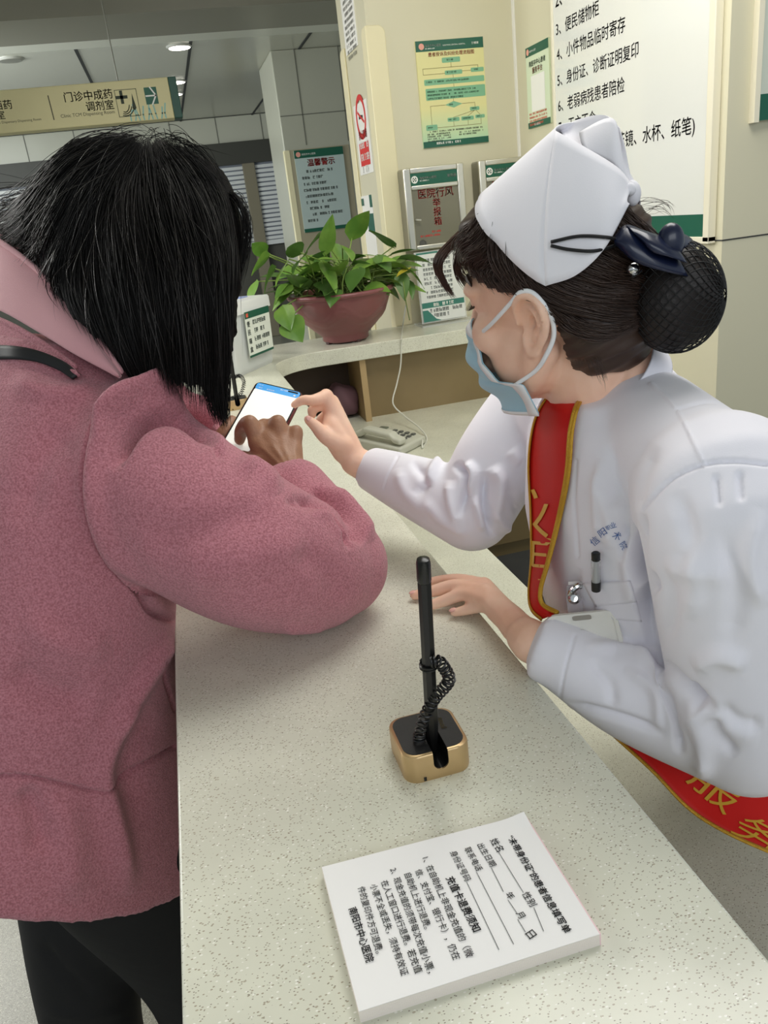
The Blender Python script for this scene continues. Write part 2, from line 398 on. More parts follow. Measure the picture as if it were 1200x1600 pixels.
# rounded cream corner guards
def guard(name, x0, x1, y0, y1, z0, z1, r=.03):
    g = G()
    if x1-x0 > y1-y0:
        po = [(x0, z0), (x1, z0)]+[(x1-r+r*math.cos(a), z1-r+r*math.sin(a)) for a in np.linspace(0, math.pi/2, 6)]+[(x0, z1)]
        M = np.eye(4); M[:3, :3] = np.array([[1, 0, 0], [0, 0, 1], [0, 1, 0]]).T; M[:3, 3] = 0
        g.prism(po, y0, y1, np.array([[1, 0, 0, 0], [0, 0, 1, 0], [0, 1, 0, 0], [0, 0, 0, 1.]]))
    else:
        po = [(y0, z0), (y1, z0)]+[(y1-r+r*math.cos(a), z1-r+r*math.sin(a)) for a in np.linspace(0, math.pi/2, 6)]+[(y0, z1)]
        g.prism(po, x0, x1, np.array([[0, 0, 1, 0], [1, 0, 0, 0], [0, 1, 0, 0], [0, 0, 0, 1.]]))
    return struct(g.build(name, M_guard, None, bevel=.003))
guard('trim_7', .945, 1.026, WB-.008, WB, 1.08, 2.295)
guard('trim_8', .943, .951, WB-.008, WB+.07, 0, 2.295)
guard('trim_9', .943, .951, 4.02, 4.108, 0, 2.295)
# ------------------------------------------------------------------ counter
def arc(cx, cy, r, a0, a1, n=14): return [(cx+r*math.cos(math.radians(a)), cy+r*math.sin(math.radians(a))) for a in np.linspace(a0, a1, n)]
outer = [(-.094, -.5)]+arc(.451, 3.05, .545, 180, 90)+[(1.598, 3.597)]
inner = [(1.598, 3.215)]+arc(.520, 3.0, .215, 90, 180)+[(.305, -.5)]
ctr = thing('service_counter', 'raised speckled quartz service counter with a rounded far corner', 'counter', (.1, 1.2, 0))
g = G(); g.prism(outer+inner, CT-.062, CT); g.build('countertop', M_quartz, ctr, bevel=.003, seg=2)
def offset_strip(pts, off, th):
    P = np.array(pts); T = np.gradient(P, axis=0); T /= np.linalg.norm(T, axis=1)[:, None]; N = np.c_[T[:, 1], -T[:, 0]]
    A = P+N*off; B = P+N*(off+th); return [tuple(p) for p in A]+[tuple(p) for p in B[::-1]]
o_in = [(-.094, -.5), (-.094, 1), (-.094, 2.5)]+arc(.451, 3.05, .545, 180, 90)+[(.93, 3.595)]
g = G(); g.prism(offset_strip(o_in, .05, .02), 0, CT-.062); g.build('front_panel', mat('counter_front', '#cfcab6', .4), ctr)
g = G(); g.bx(.268, .286, -.5, 2.95, DK-.02, CT-.062); g.build('riser_panel', M_wood, ctr)
g = G(); g.bx(.70, 1.598, 3.30, 3.318, DK, CT-.062); g.build('wood_panel', M_wood, ctr)
g = G(); g.bx(.676, .702, 3.235, 3.5, DK, CT-.062); g.build('divider', M_wood2, ctr)
g = G(); g.bx(.25, .676, 3.50, 3.515, DK, CT-.062); g.bx(.25, .268, 2.95, 3.5, DK, CT-.062); g.build('niche_back', mat('niche_brown', '#4d3c2c', .6), ctr)
desk = thing('inner_desk', 'lower speckled stone work desk behind the raised counter', 'desk', (.5, 2.4, 0))
g = G(); g.prism([(.27, -.5), (.643, -.5), (.643, 2.46), (1.598, 2.46), (1.598, 3.5), (.27, 3.5)], DK-.04, DK)
g.build('desk_top', M_quartz, desk, bevel=.003)
g = G(); g.bx(.66, 1.598, 2.51, 2.53, 0, DK-.04); g.build('front_panel', M_dwood, desk)
for k in range(2):
    x0 = .70+k*.46
    g = G(); g.bx(x0, x0+.43, 2.49, 2.511, .40, .69); dr = g.build('drawer', M_dwood, desk, bevel=.003)
    g = G(); g.bx(x0+.15, x0+.28, 2.474, 2.489, .54, .552); g.build('handle', mat('steel', '#b9b9b6', .3, .9), dr)
g = G(); g.bx(.60, .62, -.5, 2.2, 0, DK-.04); g.build('modesty_panel', M_dwood, desk)
# ------------------------------------------------------------------ notice boards and signs
A_R = dict(right=(0, -1, 0), up=(0, 0, 1))
g = G()
P = Panel((WR-.022, 3.185, 1.405), (0, -1, 0), (0, 0, 1), .965, 1.3)
bd = thing('service_board', 'large white board of numbered services with a green foot band on the right wall', 'notice board', (WR, 2.7, 1.4))
P.board(g, .022); g.build('panel', mat('gloss_white_board', '#e7e8e2', .14, coat=.4), bd, bevel=.002)
g = G()
for (u0, u1, v0, v1) in ((-.015, 0, -.02, 1.012), (1, 1.03, -.02, 1.012), (-.015, 1.03, 1, 1.016)):
    a = P.p(u0, v1, -.022); b = P.p(u1, v0, .004); g.bx(min(a[0], b[0]), max(a[0], b[0]), min(a[1], b[1]), max(a[1], b[1]), min(a[2], b[2]), max(a[2], b[2]))
g.build('frame', mat('cream_frame', '#ece6cf', .35), bd, bevel=.002)
g = G(); P.rect(g, 0, 1, .950, 1.0, .0008); g.build('green_band', M_green, bd)
g = G()
rows = [('2、', 2.222), ('3、便民储物柜', 2.130), ('4、小件物品临时寄存', 2.045), ('5、身份证、诊断证明复印', 1.957), ('6、老弱病残患者陪检', 1.868), ('7、无主不含', 1.790)]
wid = {1: .325, 2: .495, 3: .575, 4: .49}
for k, (tx, z) in enumerate(rows):
    write(g, tx, (P.o[0], 3.162, z), (0, -1, 0), (0, 0, 1), height=None if k in wid else .05, width=wid.get(k), bold=.012)
write(g, '(老花镜、水杯、纸笔)', (P.o[0], 2.278, 1.690), (0, -1, 0), (0, 0, 1), height=.058, bold=.012, align='r')
g.build('lettering', M_black, bd)
# QR notice: the code itself is left out
P = Panel((WR-.008, 3.475, 1.842), (0, -1, 0), (0, 0, 1), .215, .305)
t = thing('service_notice', 'small pale green notice with a dark green header left of the large board', 'notice', (WR, 3.37, 1.84))
g = G(); P.board(g, .008); g.build('panel', mat('pale_green_sheet', '#d9e6c8', .3), t)
for q in ((0, 1, 0, .115, .0006), (0, 1, .925, 1, .0006)): g = G(); P.rect(g, *q); g.build('green_band', M_green, t)
g = G(); P.rect(g, .2, .8, .36, .80, .0006); g.build('white_patch', M_white, t)
g = G(); P.write(g, '南医卒中心患者', .14, .245, width=.155, bold=.02, lift=.0012); g.build('heading', M_green, t)
g = G(); P.write(g, '服务平台', .28, .335, width=.095, bold=.02, lift=.0012); P.bars(g, .08, .835, .18, .008, n=4, gap=1.7, lift=.0012); g.build('red_lettering', mat('coral_ink', '#d8604a', .6), t)
g = G(); P.disc(g, .1, .058, .012, .0012); g.build('emblem', mat('emblem_pink', '#e8a393', .5), t)
g = G(); P.write(g, '南阳市中心医院', .18, .075, width=.06, lift=.0012); P.bars(g, .3, .975, .09, .008, n=1, lift=.0012); g.build('white_lettering', M_white, t)
# flow chart poster
P = Panel((1.151, WB-.008, 1.817), (1, 0, 0), (0, 0, 1), .302, .408)
t = thing('flowchart_poster', 'yellow and green flow chart poster with red heading on the booth wall', 'poster', (1.3, WB, 1.817))
pm = mat('poster_paper', '#e3dfa0', .35); nt = pm.node_tree; bs = nt.nodes['Principled BSDF']
tc = nt.nodes.new('ShaderNodeTexCoord'); sp = nt.nodes.new('ShaderNodeSeparateXYZ'); rp = nt.nodes.new('ShaderNodeValToRGB'); mr = nt.nodes.new('ShaderNodeMapRange')
mr.inputs[1].default_value = 1.84; mr.inputs[2].default_value = 1.97
rp.color_ramp.elements[0].color = lin('#b9dcb4'); rp.color_ramp.elements[1].color = lin('#e5dfa0')
nt.links.new(tc.outputs['Object'], sp.inputs[0]); nt.links.new(sp.outputs['Z'], mr.inputs[0]); nt.links.new(mr.outputs[0], rp.inputs[0]); nt.links.new(rp.outputs[0], bs.inputs['Base Color'])
g = G(); P.board(g, .008); g.build('panel', pm, t)
for q in ((0, 1, 0, .098, .0005), (0, 1, .94, 1, .0005)): g = G(); P.rect(g, *q); g.build('green_band', M_green, t)
g = G()
for b in ((.37, .64, .165, .212), (.40, .66, .285, .325), (.79, .985, .278, .318), (.085, .985, .355, .41), (.095, .99, .44, .55), (.74, .885, .645, .68), (.39, .57, .73, .768), (.60, .79, .73, .768), (.815, .96, .725, .758), (.06, .23, .782, .835)):
    P.rrect(g, *b, .004, .0006)
P.poly(g, [(.37, .605), (.5, .574), (.63, .605), (.5, .636)], .0006); g.build('flow_box', mat('flow_green', '#7fb892', .5), t)
g = G()
for L in ([(.5, .212), (.5, .255)], [(.08, .255), (.9, .255), (.9, .278)], [(.08, .255), (.08, .31), (.40, .31)], [(.79, .3), (.66, .3)], [(.52, .325), (.52, .355)], [(.52, .41), (.52, .44)], [(.5, .55), (.5, .574)],
          [(.37, .605), (.15, .605), (.15, .782)], [(.63, .605), (.82, .605), (.82, .645)], [(.8, .68), (.48, .73)], [(.81, .68), (.7, .73)], [(.83, .68), (.89, .725)], [(.48, .768), (.48, .815)], [(.7, .768), (.7, .815)], [(.9, .758), (.9, .815)], [(.23, .815), (.9, .815)]):
    P.line(g, L, .0016, .0008)
g.build('flow_line', mat('flow_line', '#8a7f4e', .6), t)
g = G(); P.write(g, '患者投诉及纠纷处理流程图', .175, .148, width=.205, bold=.025); g.build('heading', M_red, t)
g = G()
P.bars(g, .44, .195, .04, .007); P.bars(g, .43, .311, .065, .007, seed=3); P.bars(g, .84, .303, .03, .006, seed=4); P.bars(g, .11, .388, .255, .007, seed=5)
P.bars(g, .12, .478, .25, .007, n=3, gap=1.9, seed=6); P.bars(g, .43, .612, .04, .006, seed=8); P.bars(g, .76, .667, .03, .006, seed=9); P.bars(g, .41, .755, .04, .006, seed=2); P.bars(g, .62, .755, .045, .006, seed=12)
P.bars(g, .83, .748, .035, .006, seed=13); P.bars(g, .08, .815, .035, .006, seed=14); P.bars(g, .11, .855, .26, .006, seed=15); P.bars(g, .07, .88, .11, .006, n=4, gap=1.5, seed=16); P.bars(g, .55, .885, .12, .006, n=2, gap=1.5, seed=17)
g.build('lettering', M_black, t)
g = G(); P.disc(g, .085, .052, .012, .001); g.build('emblem', mat('emblem_pink', '#e8a393', .5), t)
g = G(); P.write(g, '南阳市中心医院', .14, .058, width=.07, bold=.02); P.write(g, 'NANYANG CENTRAL HOSPITAL', .40, .058, width=.1); P.bars(g, .14, .078, .07, .004); P.bars(g, .82, .06, .045, .008, seed=5); P.bars(g, .2, .975, .19, .009, fill=.9, seed=21)
g.build('white_lettering', M_white, t)
# two metal suggestion boxes
M_alu = mat('brushed_aluminium', '#cfcdc2', .28, .85); M_alud = mat('box_side', '#8d8a7c', .4, .6)
def metal_box(x0, lab, first):
    t = thing('suggestion_box', lab, 'letter box', (x0+.135, WB-.06, 1.40), 'metal suggestion boxes on the booth wall')
    W_, H_, z0, yf = .272, .335, 1.405, WB-.10
    g = G(); g.bx(x0, x0+W_, yf+.012, WB, z0, z0+H_); g.build('body', M_alud, t, bevel=.008, seg=3)
    P = Panel((x0, yf, z0), (1, 0, 0), (0, 0, 1), W_, H_)
    g = G()
    g.bx(x0, x0+.03, yf, yf+.02, z0, z0+H_); g.bx(x0+W_-.03, x0+W_, yf, yf+.02, z0, z0+H_); g.bx(x0+.03, x0+W_-.03, yf, yf+.02, z0+H_-.022, z0+H_); g.bx(x0+.03, x0+W_-.03, yf, yf+.02, z0, z0+.02); g.bx(x0+.03, x0+W_-.03, yf, yf+.02, z0+H_-.088, z0+H_-.07)
    g.build('frame', M_alu, t, bevel=.004, seg=3)
    g = G(); g.bx(x0+.03, x0+W_-.03, yf+.003, yf+.012, z0+H_-.07, z0+H_-.022); hd = g.build('header_strip', M_green, t)
    g = G(); c = P.p(.175, .14, -.0024); 
    P.disc(g, .175, .14, .015, -.0024, .010); P.rect(g, .165, .185, .11, .17, -.0022); P.rect(g, .145, .205, .132, .148, -.0022); P.write(g, '南阳市中心医院', .26, .145, width=.075, bold=.02, lift=-.0022); P.bars(g, .26, .168, .07, .005, lift=-.0022); P.write(g, '意见箱', .72, .15, width=.04, bold=.02, lift=-.0022)
    g.build('white_lettering', M_white, hd)
    g = G(); g.bx(x0+.03, x0+W_-.03, yf+.008, yf+.014, z0+.02, z0+H_-.088); dr = g.build('door', mat('box_window', '#7d7a69', .18, .2), t)
    g = G()
    P.write(g, '医院行风', .22, .375, width=.16, bold=.02, lift=-.0074)
    for k, ch in enumerate('举报箱'): P.write(g, ch, .45, .485+.115*k, height=.034, bold=.03, lift=-.0074)
    P.bars(g, .4, .80, .07, .008, lift=-.0074); P.bars(g, .2, .845, .17, .008, lift=-.0074)
    g.build('red_lettering', M_red, dr)
    for u in (.23, .75):
        g = G(); p = P.p(u, .92, 0); g.lathe([(.0005, 0), (.011, 0), (.012, .002), (.016, .002), (.017, -.006)], (0, 0, 0), 24, None)
        V = np.vstack(g.V); V = np.c_[V[:, 0], -V[:, 2], V[:, 1]]+p+np.array([0, .006, 0]); g.V = [V]; g.build('round_lock', mat('lock_grey', '#6c6a62', .3, .7), t, True)
    g = G(); p = P.p(.135, .62); g.tube([p, p-np.array([0, .012, 0]), p+np.array([.02, -.012, -.003])], .004, 8); g.build('latch', M_alu, t, True)
metal_box(1.021, 'silver metal box with red lettering on its window, just above the pot plant', True)
metal_box(1.365, 'silver metal box partly hidden behind the white cap', False)
# no smoking notice, sheet and small sticker on the pillar end face (X = .951, facing the hall)
XF = .951
def facep(py0, py1, z0, z1): return Panel((XF-.003, py0, z0), (0, -1, 0), (0, 0, 1), py0-py1, z1-z0)
y0 = XP(552, 160, XF); y1 = XP(577, 268, XF)
P = facep(XP(553, 170, XF)[1], XP(574, 165, XF)[1], XP(563, 275, XF)[2], XP(560, 162, XF)[2])
t = thing('no_smoking_sign', 'white no smoking sign with red ring and red block on the pillar edge', 'sign', P.p(.5, 1))
g = G(); P.board(g, .003); g.build('panel', M_white, t)
g = G(); P.disc(g, .5, .2, P.w*.36, .0006, P.w*.27, 28); P.line(g, [(.3, .12), (.7, .28)], .012, .0008); P.write(g, '禁止吸烟', .2, .50, width=P.w*.6, bold=.03); P.rect(g, .15, .85, .55, .88, .0006); g.build('red_mark', M_red, t)
g = G(); P.bars(g, .22, .63, P.w*.55, .03, n=3, gap=1.7, lift=.001); g.build('white_lettering', M_white, t)
g = G(); P.rect(g, .45, .55, .17, .22, .0006); P.line(g, [(.38, .2), (.62, .2)], .012, .0007); g.build('cigarette', M_black, t)
P = facep(XP(537, 40, XF)[1], XP(557, 40, XF)[1], XP(550, 80, XF)[2], XP(540, -60, XF)[2])
t = thing('notice_sheet', 'white sheet of small print near the top of the pillar edge', 'notice', P.p(.5, 1))
g = G(); P.board(g, .003); g.build('panel', M_white, t)
g = G(); P.bars(g, .15, .12, P.w*.75, .014, n=14, gap=1.7); g.build('lettering', mat('grey_ink', '#77776f', .7), t)
P = facep(XP(565, 330, XF)[1], XP(584, 330, XF)[1], XP(577, 398, XF)[2], XP(570, 306, XF)[2])
t = thing('service_sticker', 'small white and green sticker low on the pillar edge above the plant', 'sticker', P.p(.5, 1))
g = G(); P.board(g, .003); g.build('panel', M_white, t)
g = G(); P.rect(g, 0, .35, .04, .16, .0006); P.rect(g, .8, 1, .0, .2, .0006); P.rect(g, .5, 1, .3, .6, .0006); g.build('green_band', M_green, t)
# warning notice on the far pillar
P = Panel((1.275, PY-.014, 1.466), (1, 0, 0), (0, 0, 1), .463, .715)
t = thing('warning_notice', 'pale blue notice with red heading on the far tiled pillar behind the plant', 'notice', (1.5, PY, 1.466))
g = G(); P.board(g, .01); g.build('panel', mat('pale_blue_board', '#b9c9c6', .3), t)
for q in ((0, 1, 0, .095, .001), (0, 1, .955, 1, .001)): g = G(); P.rect(g, *q); g.build('green_band', M_green, t)
g = G(); P.write(g, '温馨警示', .24, .20, width=.26, bold=.03, lift=.002); g.build('heading', M_red, t)
g = G()
for k, (u, wd) in enumerate(((.2, .32), (.1, .36), (.1, .4), (.1, .4), (.1, .37), (.1, .4), (.1, .35), (.2, .35), (.1, .1))): P.bars(g, u, .275+.075*k, wd, .024, lift=.002, seed=30+k)
g.build('lettering', mat('grey_ink_dark', '#4b5250', .7), t)
g = G(); P.disc(g, .08, .05, .022, .002); g.build('emblem', mat('emblem_pink', '#e8a393', .5), t)
g = G(); P.write(g, '南阳市中心医院', .15, .065, width=.13, lift=.002); g.build('white_lettering', M_white, t)
# hanging direction sign
SY = 5.5
P = Panel((-2.6, SY-.06, 2.243), (1, 0, 0), (0, 0, 1), 2.787, .222)
t = thing('direction_sign', 'long cream hanging sign with an arrow pointing right and a dark green end', 'sign', (-1.2, SY, 2.243))
g = G(); g.bx(-2.6, .187, SY-.06, SY+.06, 2.243, 2.465); g.build('panel', mat('sign_cream', '#dcd3a4', .45), t, bevel=.004)
g = G(); g.bx(.187, .235, SY-.062, SY+.062, 2.243, 2.465); g.build('end_cap', mat('sign_green_dark', '#0e4a3c', .4), t, bevel=.004)
def sg(px, py): q = YP(px, py, SY-.06); return (q[0]-P.o[0])/P.w, 1-(q[2]-P.o[2])/P.h
g = G(); u, v = sg(102, 160); u2 = sg(176, 150)[0]; P.write(g, '门诊中成药', u, v, width=(u2-u)*P.w, bold=.02)
u, v = sg(136, 174); u2 = sg(179, 170)[0]; P.write(g, '调剂室', u, v, width=(u2-u)*P.w, bold=.02)
u, v = sg(96, 186); u2 = sg(180, 178)[0]; P.write(g, 'Clinic TCM Dispensing Room', u, v, width=(u2-u)*P.w)
u, v = sg(20, 170); P.write(g, '门诊西药', u, v, height=.048, bold=.02, align='r'); u, v = sg(9, 186); P.write(g, '调剂室', u, v, height=.045, bold=.02, align='r')
u, v = sg(65, 189); P.write(g, 'Clinic Dispensary Dispensing Room', u, v, height=.017, align='r')
a, b = sg(75, 150), sg(80, 187); P.line(g, [(a[0], a[1]), (a[0]+.001, b[1])], .006, .0008)
g.build('lettering', mat('sign_brown', '#5b5848', .7), t)
g = G(); a, b = sg(224, 137), sg(248, 160); P.rect(g, a[0], b[0], a[1], b[1]+.03, .0008); g.build('arrow_panel', M_green, t)
g = G(); c = ((a[0]+b[0])/2, (a[1]+b[1])/2+.015); hw = (b[0]-a[0])/2
P.line(g, [(c[0]-hw*.8, c[1]), (c[0]+hw*.75, c[1])], .008, .0014); P.line(g, [(c[0], c[1]-.2), (c[0]+hw*.75, c[1]), (c[0], c[1]+.2)], .008, .0014); g.build('arrow', M_white, t)
g = G(); a, b = sg(178, 140), sg(219, 175)
P.line(g, [(a[0], a[1]+.02), (b[0], a[1]+.02), (b[0], b[1]+.08), (a[0], b[1]+.08), (a[0], a[1]+.02)], .003, .0008)
cu, cv = sg(190, 152)
for (du, dv, q) in ((.004, .14, 0),): P.line(g, [(cu-.009, cv), (cu+.009, cv)], .017, .0008); P.line(g, [(cu, cv-.12), (cu, cv+.12)], .017, .0008)
for r in (.01, .014, .018): P.line(g, [(cu+.002+.02*math.sin(q)*r/.018, cv+.25+.2*r/.018-.25*(1-math.cos(q))) for q in np.linspace(-.3, 1.2, 7)], .005, .0009)
P.poly(g, [(cu+.018, cv+.28), (cu+.022, cv-.08), (cu+.0262, cv+.28), (cu+.022, cv+.34)], .0009)
g.build('pictogram', mat('sign_dark', '#3c4438', .7), t)
g = G(); a, b = sg(205, 186), sg(262, 160)
for k in range(9): 
    u0 = a[0]+(b[0]-a[0])*k/9; P.line(g, [(u0, .97), (u0+.003*math.sin(k*2), .85), (u0+.006*math.cos(k*1.7), .72-.14*math.sin(k*1.3)**2)], .007, .0007)
g.build('leaf_motif', mat('motif_blue', '#8fc3c0', .6), t)
g = G()
for x in (-2.2, -.10): g.tube([(x, SY, 3.0), (x, SY, 2.46)], .004, 8)
g.build('hanger_rod', mat('rod_grey', '#8f8f85', .4, .4), t)
# board on the pillar face at the far right
q0 = YP(1178, 190, 2.16); 
P = Panel((q0[0], 2.16-.02, q0[2]), (1, 0, 0), (0, 0, 1), .7, .9)
t = thing('wall_board', 'pale board with a green foot band cut by the right edge on the pillar face', 'notice board', (q0[0]+.3, 2.16, q0[2]))
g = G(); P.board(g, .02); g.build('panel', mat('pale_board', '#c9d0c2', .2), t, bevel=.002)
g = G(); P.rect(g, .0, 1, .925, 1.0, .0008); g.build('green_band', M_green, t)
g = G(); g.bx(q0[0]-.018, q0[0]-.001, 2.137, 2.16, q0[2]-.004, q0[2]+.9); g.build('frame', mat('cream_frame', '#ece6cf', .35), t)
# ================================================================== THINGS ON THE COUNTER
def boolean_cut(target, cutter):
    md = target.modifiers.new('cut', 'BOOLEAN'); md.operation = 'DIFFERENCE'; md.object = cutter; md.solver = 'EXACT'
    bpy.context.view_layer.update(); dg = bpy.context.evaluated_depsgraph_get()
    me = bpy.data.meshes.new_from_object(target.evaluated_get(dg)); target.modifiers.clear(); target.data = me
    bpy.data.objects.remove(cutter)
def rounded_square(a, b, r, n=6):
    out = []
    for cx, cy, t0 in ((a-r, b-r, 0), (-a+r, b-r, 90), (-a+r, -b+r, 180), (a-r, -b+r, 270)):
        out += [(cx+r*math.cos(math.radians(t0+90*k/n)), cy+r*math.sin(math.radians(t0+90*k/n))) for k in range(n+1)]
    return out
# ---- note pad
M_paper = mat('pad_paper', '#f4f3f1', .7); M_ink = mat('print_ink', '#2a2a2c', .8)
cA, cB, cC, cD = [ZP(*p, CT+.010) for p in ((503, 1356), (819, 1274), (937, 1461), (561, 1582))]
pad = thing('note_pad', 'thick white pad of printed refund forms lying on the counter front', 'note pad', ((cA+cC)/2*np.array([1, 1, 0])+np.array([0, 0, CT])))
g = G(); n = 12
def padq(u, v, z): 
    p = cA*(1-u)*(1-v)+cB*u*(1-v)+cC*u*v+cD*(1-u)*v; return np.array([p[0], p[1], z])
for k in range(8):
    z0 = CT+.0105*k/8; e = random.uniform(-.0006, .0006)
    g.add([padq(-.001+e, 0, z0), padq(1+e, 0, z0), padq(1+e, 1, z0), padq(e, 1, z0)]+[padq(e, 0, z0+.0012), padq(1+e, 0, z0+.0012), padq(1+e, 1, z0+.0012), padq(e, 1, z0+.0012)],
          [(0, 3, 2, 1), (4, 5, 6, 7), (0, 1, 5, 4), (1, 2, 6, 5), (2, 3, 7, 6), (3, 0, 4, 7)])
g.build('pages', mat('pad_edge', '#efe6dd', .8), pad)
A = np.array([[padq(u, v, CT+.0106+.0035*max(0, u-.9)*10*max(0, .12-v)*8) for u in np.linspace(0, 1, 25)] for v in np.linspace(0, 1, 25)])
g = G(); g.grid(A, .0003, True); g.build('top_sheet', M_paper, pad, True)
g = G(); g.add([padq(1.0, 0, CT), padq(1.006, 0, CT), padq(1.006, 1, CT), padq(1, 1, CT), padq(1, 0, CT+.0108), padq(1.006, 0, CT+.0108), padq(1.006, 1, CT+.0108), padq(1, 1, CT+.0108)], [(0, 3, 2, 1), (4, 5, 6, 7), (0, 1, 5, 4), (1, 2, 6, 5), (2, 3, 7, 6), (3, 0, 4, 7)])
g.build('glue_strip', mat('glue_pink', '#f3d3d6', .6), pad)
zt = CT+.0113
def zl(x, y): return ZP(500+x/2.609, 1250+y/2.609, zt)
g = G()
def padline(tx, a, b, bold=0.0):
    pa, pb = zl(*a), zl(*b); r = pb-pa; L = np.linalg.norm(r); r /= L; up = np.array([-r[1], r[0], 0])
    if up[0] < 0: up = -up
    V, F = text_mesh(tx, bold); h = (V[:, 1].max()-V[:, 1].min())*L/(V[:, 0].max()-V[:, 0].min())
    write(g, tx, pa-up*h/2, r, up, width=L, bold=bold, lift=.0004)
def rule(a, b):
    pa, pb = zl(*a), zl(*b); t = (pb-pa)/np.linalg.norm(pb-pa); q = np.array([-t[1], t[0], 0])*.00022
    g.add(np.array([pa-q, pb-q, pb+q, pa+q])+np.array([0, 0, .0004]), [(0, 1, 2, 3)])
padline('“未带身份证”的患者信息填写单', (775, 148), (1012, 540), .03)
for tx, a, b in (('姓名', (706, 160), (738, 208)), ('性别', (836, 378), (872, 432)), ('出生日期', (652, 180), (708, 270)), ('年', (766, 380), (786, 402)), ('月', (810, 458), (826, 480)), ('日', (850, 538), (870, 560)),
                 ('联系电话', (600, 195), (652, 288)), ('身份证号码', (542, 210), (605, 330)), ('1、在自助机上非现金充值的（微', (430, 235), (614, 640)), ('信、支付宝、银行卡），仍在', (400, 285), (560, 650)),
                 ('自助机上进行退费。', (357, 300), (442, 525)), ('2、现金充值的须带每次充值小票，', (298, 280), (455, 705)), ('在人工窗口进行退费。若充值', (262, 330), (405, 705)), ('小票不全或丢失，须持有效证', (217, 345), (348, 715)), ('件的复印件方可退费。', (168, 355), (245, 625))):
    padline(tx, a, b, .008)
padline('充值卡退费须知', (528, 315), (642, 535), .03); padline('南阳市中心医院', (132, 440), (206, 660), .03)
for a, b in (((726, 210), (829, 378)), ((872, 440), (912, 537)), ((698, 276), (748, 375)), ((766, 408), (804, 464)), ((806, 488), (838, 540)), ((638, 295), (790, 590)), ((598, 335), (730, 612))): rule(a, b)
g.build('lettering', M_ink, pad)
# ---- counter pen in its stand
M_gold = mat('champagne_gold', '#cdb083', .36, .75); M_bp = mat('black_plastic', '#121212', .35); M_bpm = mat('black_pad', '#191a1b', .5, bump=(300, .1))
M_rub = mat('black_cord', '#0d0d0d', .3)
def pen_stand(c, lab):
    cx, cy = c; hw, hd, r, h = .0335, .034, .014, .030
    t = thing('pen_stand', lab, 'pen stand', (cx, cy, CT), 'pen stands on the counter')
    g = G(); g.loft([np.c_[np.array(rounded_square(hw*s_, hd*s_, r)), np.full(28, z)]+np.array([cx, cy, 0]) for s_, z in ((.985, CT), (1, CT+.003), (1, CT+h-.003), (.985, CT+h-.0008), (.955, CT+h))])
    sh = g.build('shell', M_gold, t, True)
    def slot(rad, zlow):
        g = G(); prof = [(-rad, zlow+rad)]+[(rad*math.cos(a), zlow+rad+rad*math.sin(a)) for a in np.linspace(math.pi, 2*math.pi, 10)[1:-1]]+[(rad, zlow+rad), (rad, CT+.06), (-rad, CT+.06)]
        V = [np.array([[cx+.0022+x, y, z] for x, z in prof]) for y in (cy-.06, cy+.006)]
        g.loft(V); return g
    boolean_cut(sh, slot(.0075, CT+.010).build('cutter', M_gold))
    g = G(); g.loft([np.c_[np.array(rounded_square(hw*.9, hd*.9, r*.95)), np.full(28, z)]+np.array([cx, cy, 0]) for z in (CT+h-.004, CT+h+.0006)])
    pd = g.build('top_pad', M_bpm, t, True)
    boolean_cut(pd, slot(.0075, CT+.010).build('cutter', M_bpm))
    # black channel the pen stands in
    prof_o = [(-.0074, CT+.0296)]+[(.0074*math.cos(a), CT+.0176+.0074*math.sin(a)) for a in np.linspace(math.pi, 2*math.pi, 12)]+[(.0074, CT+.0296)]
    A = np.array([[[cx+.0022+x, y, z] for x, z in prof_o] for y in np.linspace(cy-hd+.0016, cy+.006, 6)])
    g = G(); g.grid(A, .0009, True); g.bx(cx-.005, cx+.0095, cy+.004, cy+.006, CT+.011, CT+.0296); g.build('channel', M_bp, t)
    g = G(); write(g, 'genvana', (cx+.0195, cy-.004, CT+h+.0008), (.1, 1, 0), (-1, .1, 0), width=.018, height=.0055, bold=.01, mirror=False); g.build('lettering', mat('gold_ink', '#c9ab5c', .4, .2), t)
    g = G(); g.bx(cx-.0165, cx-.0138, cy-hd-.0006, cy-hd+.001, CT+.0015, CT+.0055); g.build('pin_hole', M_bp, t)
    return t
def coil(g, P, R, wire, turns, n=26, seg=7):
    P = np.array(P, float); N = int(turns*n); Q = crom(P, N)
    T = np.gradient(Q, axis=0); T /= np.linalg.norm(T, axis=1)[:, None]; u, v = frame_from(T[0]); out = []
    for i in range(N):
        u = u-T[i]*(u@T[i]); u /= np.linalg.norm(u); v = np.cross(T[i], u); a = 2*math.pi*i/n
        out.append(Q[i]+R*(math.cos(a)*u+math.sin(a)*v))
    g.tube(out, wire, seg)
def counter_pen(base, top, lab, coilpts):
    base, top = np.array(base), np.array(top); d = top-base; L = np.linalg.norm(d); d /= L
    t = thing('ballpoint_pen', lab, 'pen', base, 'pens chained to their stands')
    g = G(); P = [base+d*s for s in (0, .006, .03, .05, L*.5, L-.024, L-.0235)]; g.tube(P, [.0022, .004, .0062, .0066, .0064, .0062, .0055], 8, True); g.build('barrel', M_bp, t, True, angle=25)
    g = G(); P = [base+d*s for s in (L-.0236, L-.022, L-.004, L-.001, L)]; g.tube(P, [.0058, .0063, .0062, .0055, .003], 20); g.build('cap', mat('black_cap', '#161616', .25), t, True)
    m = base+d*(L*.47); u, v = frame_from(d); g = G(); a = np.linspace(0, 2.4*2*math.pi, 60)
    g.tube([m+d*(.0025*q/6.28)+(u*math.cos(q)+v*math.sin(q))*.0078 for q in a], .0012, 7)
    coil(g, coilpts(m), .0052, .00105, 24); g.build('coiled_cord', M_rub, t, True)
    return t
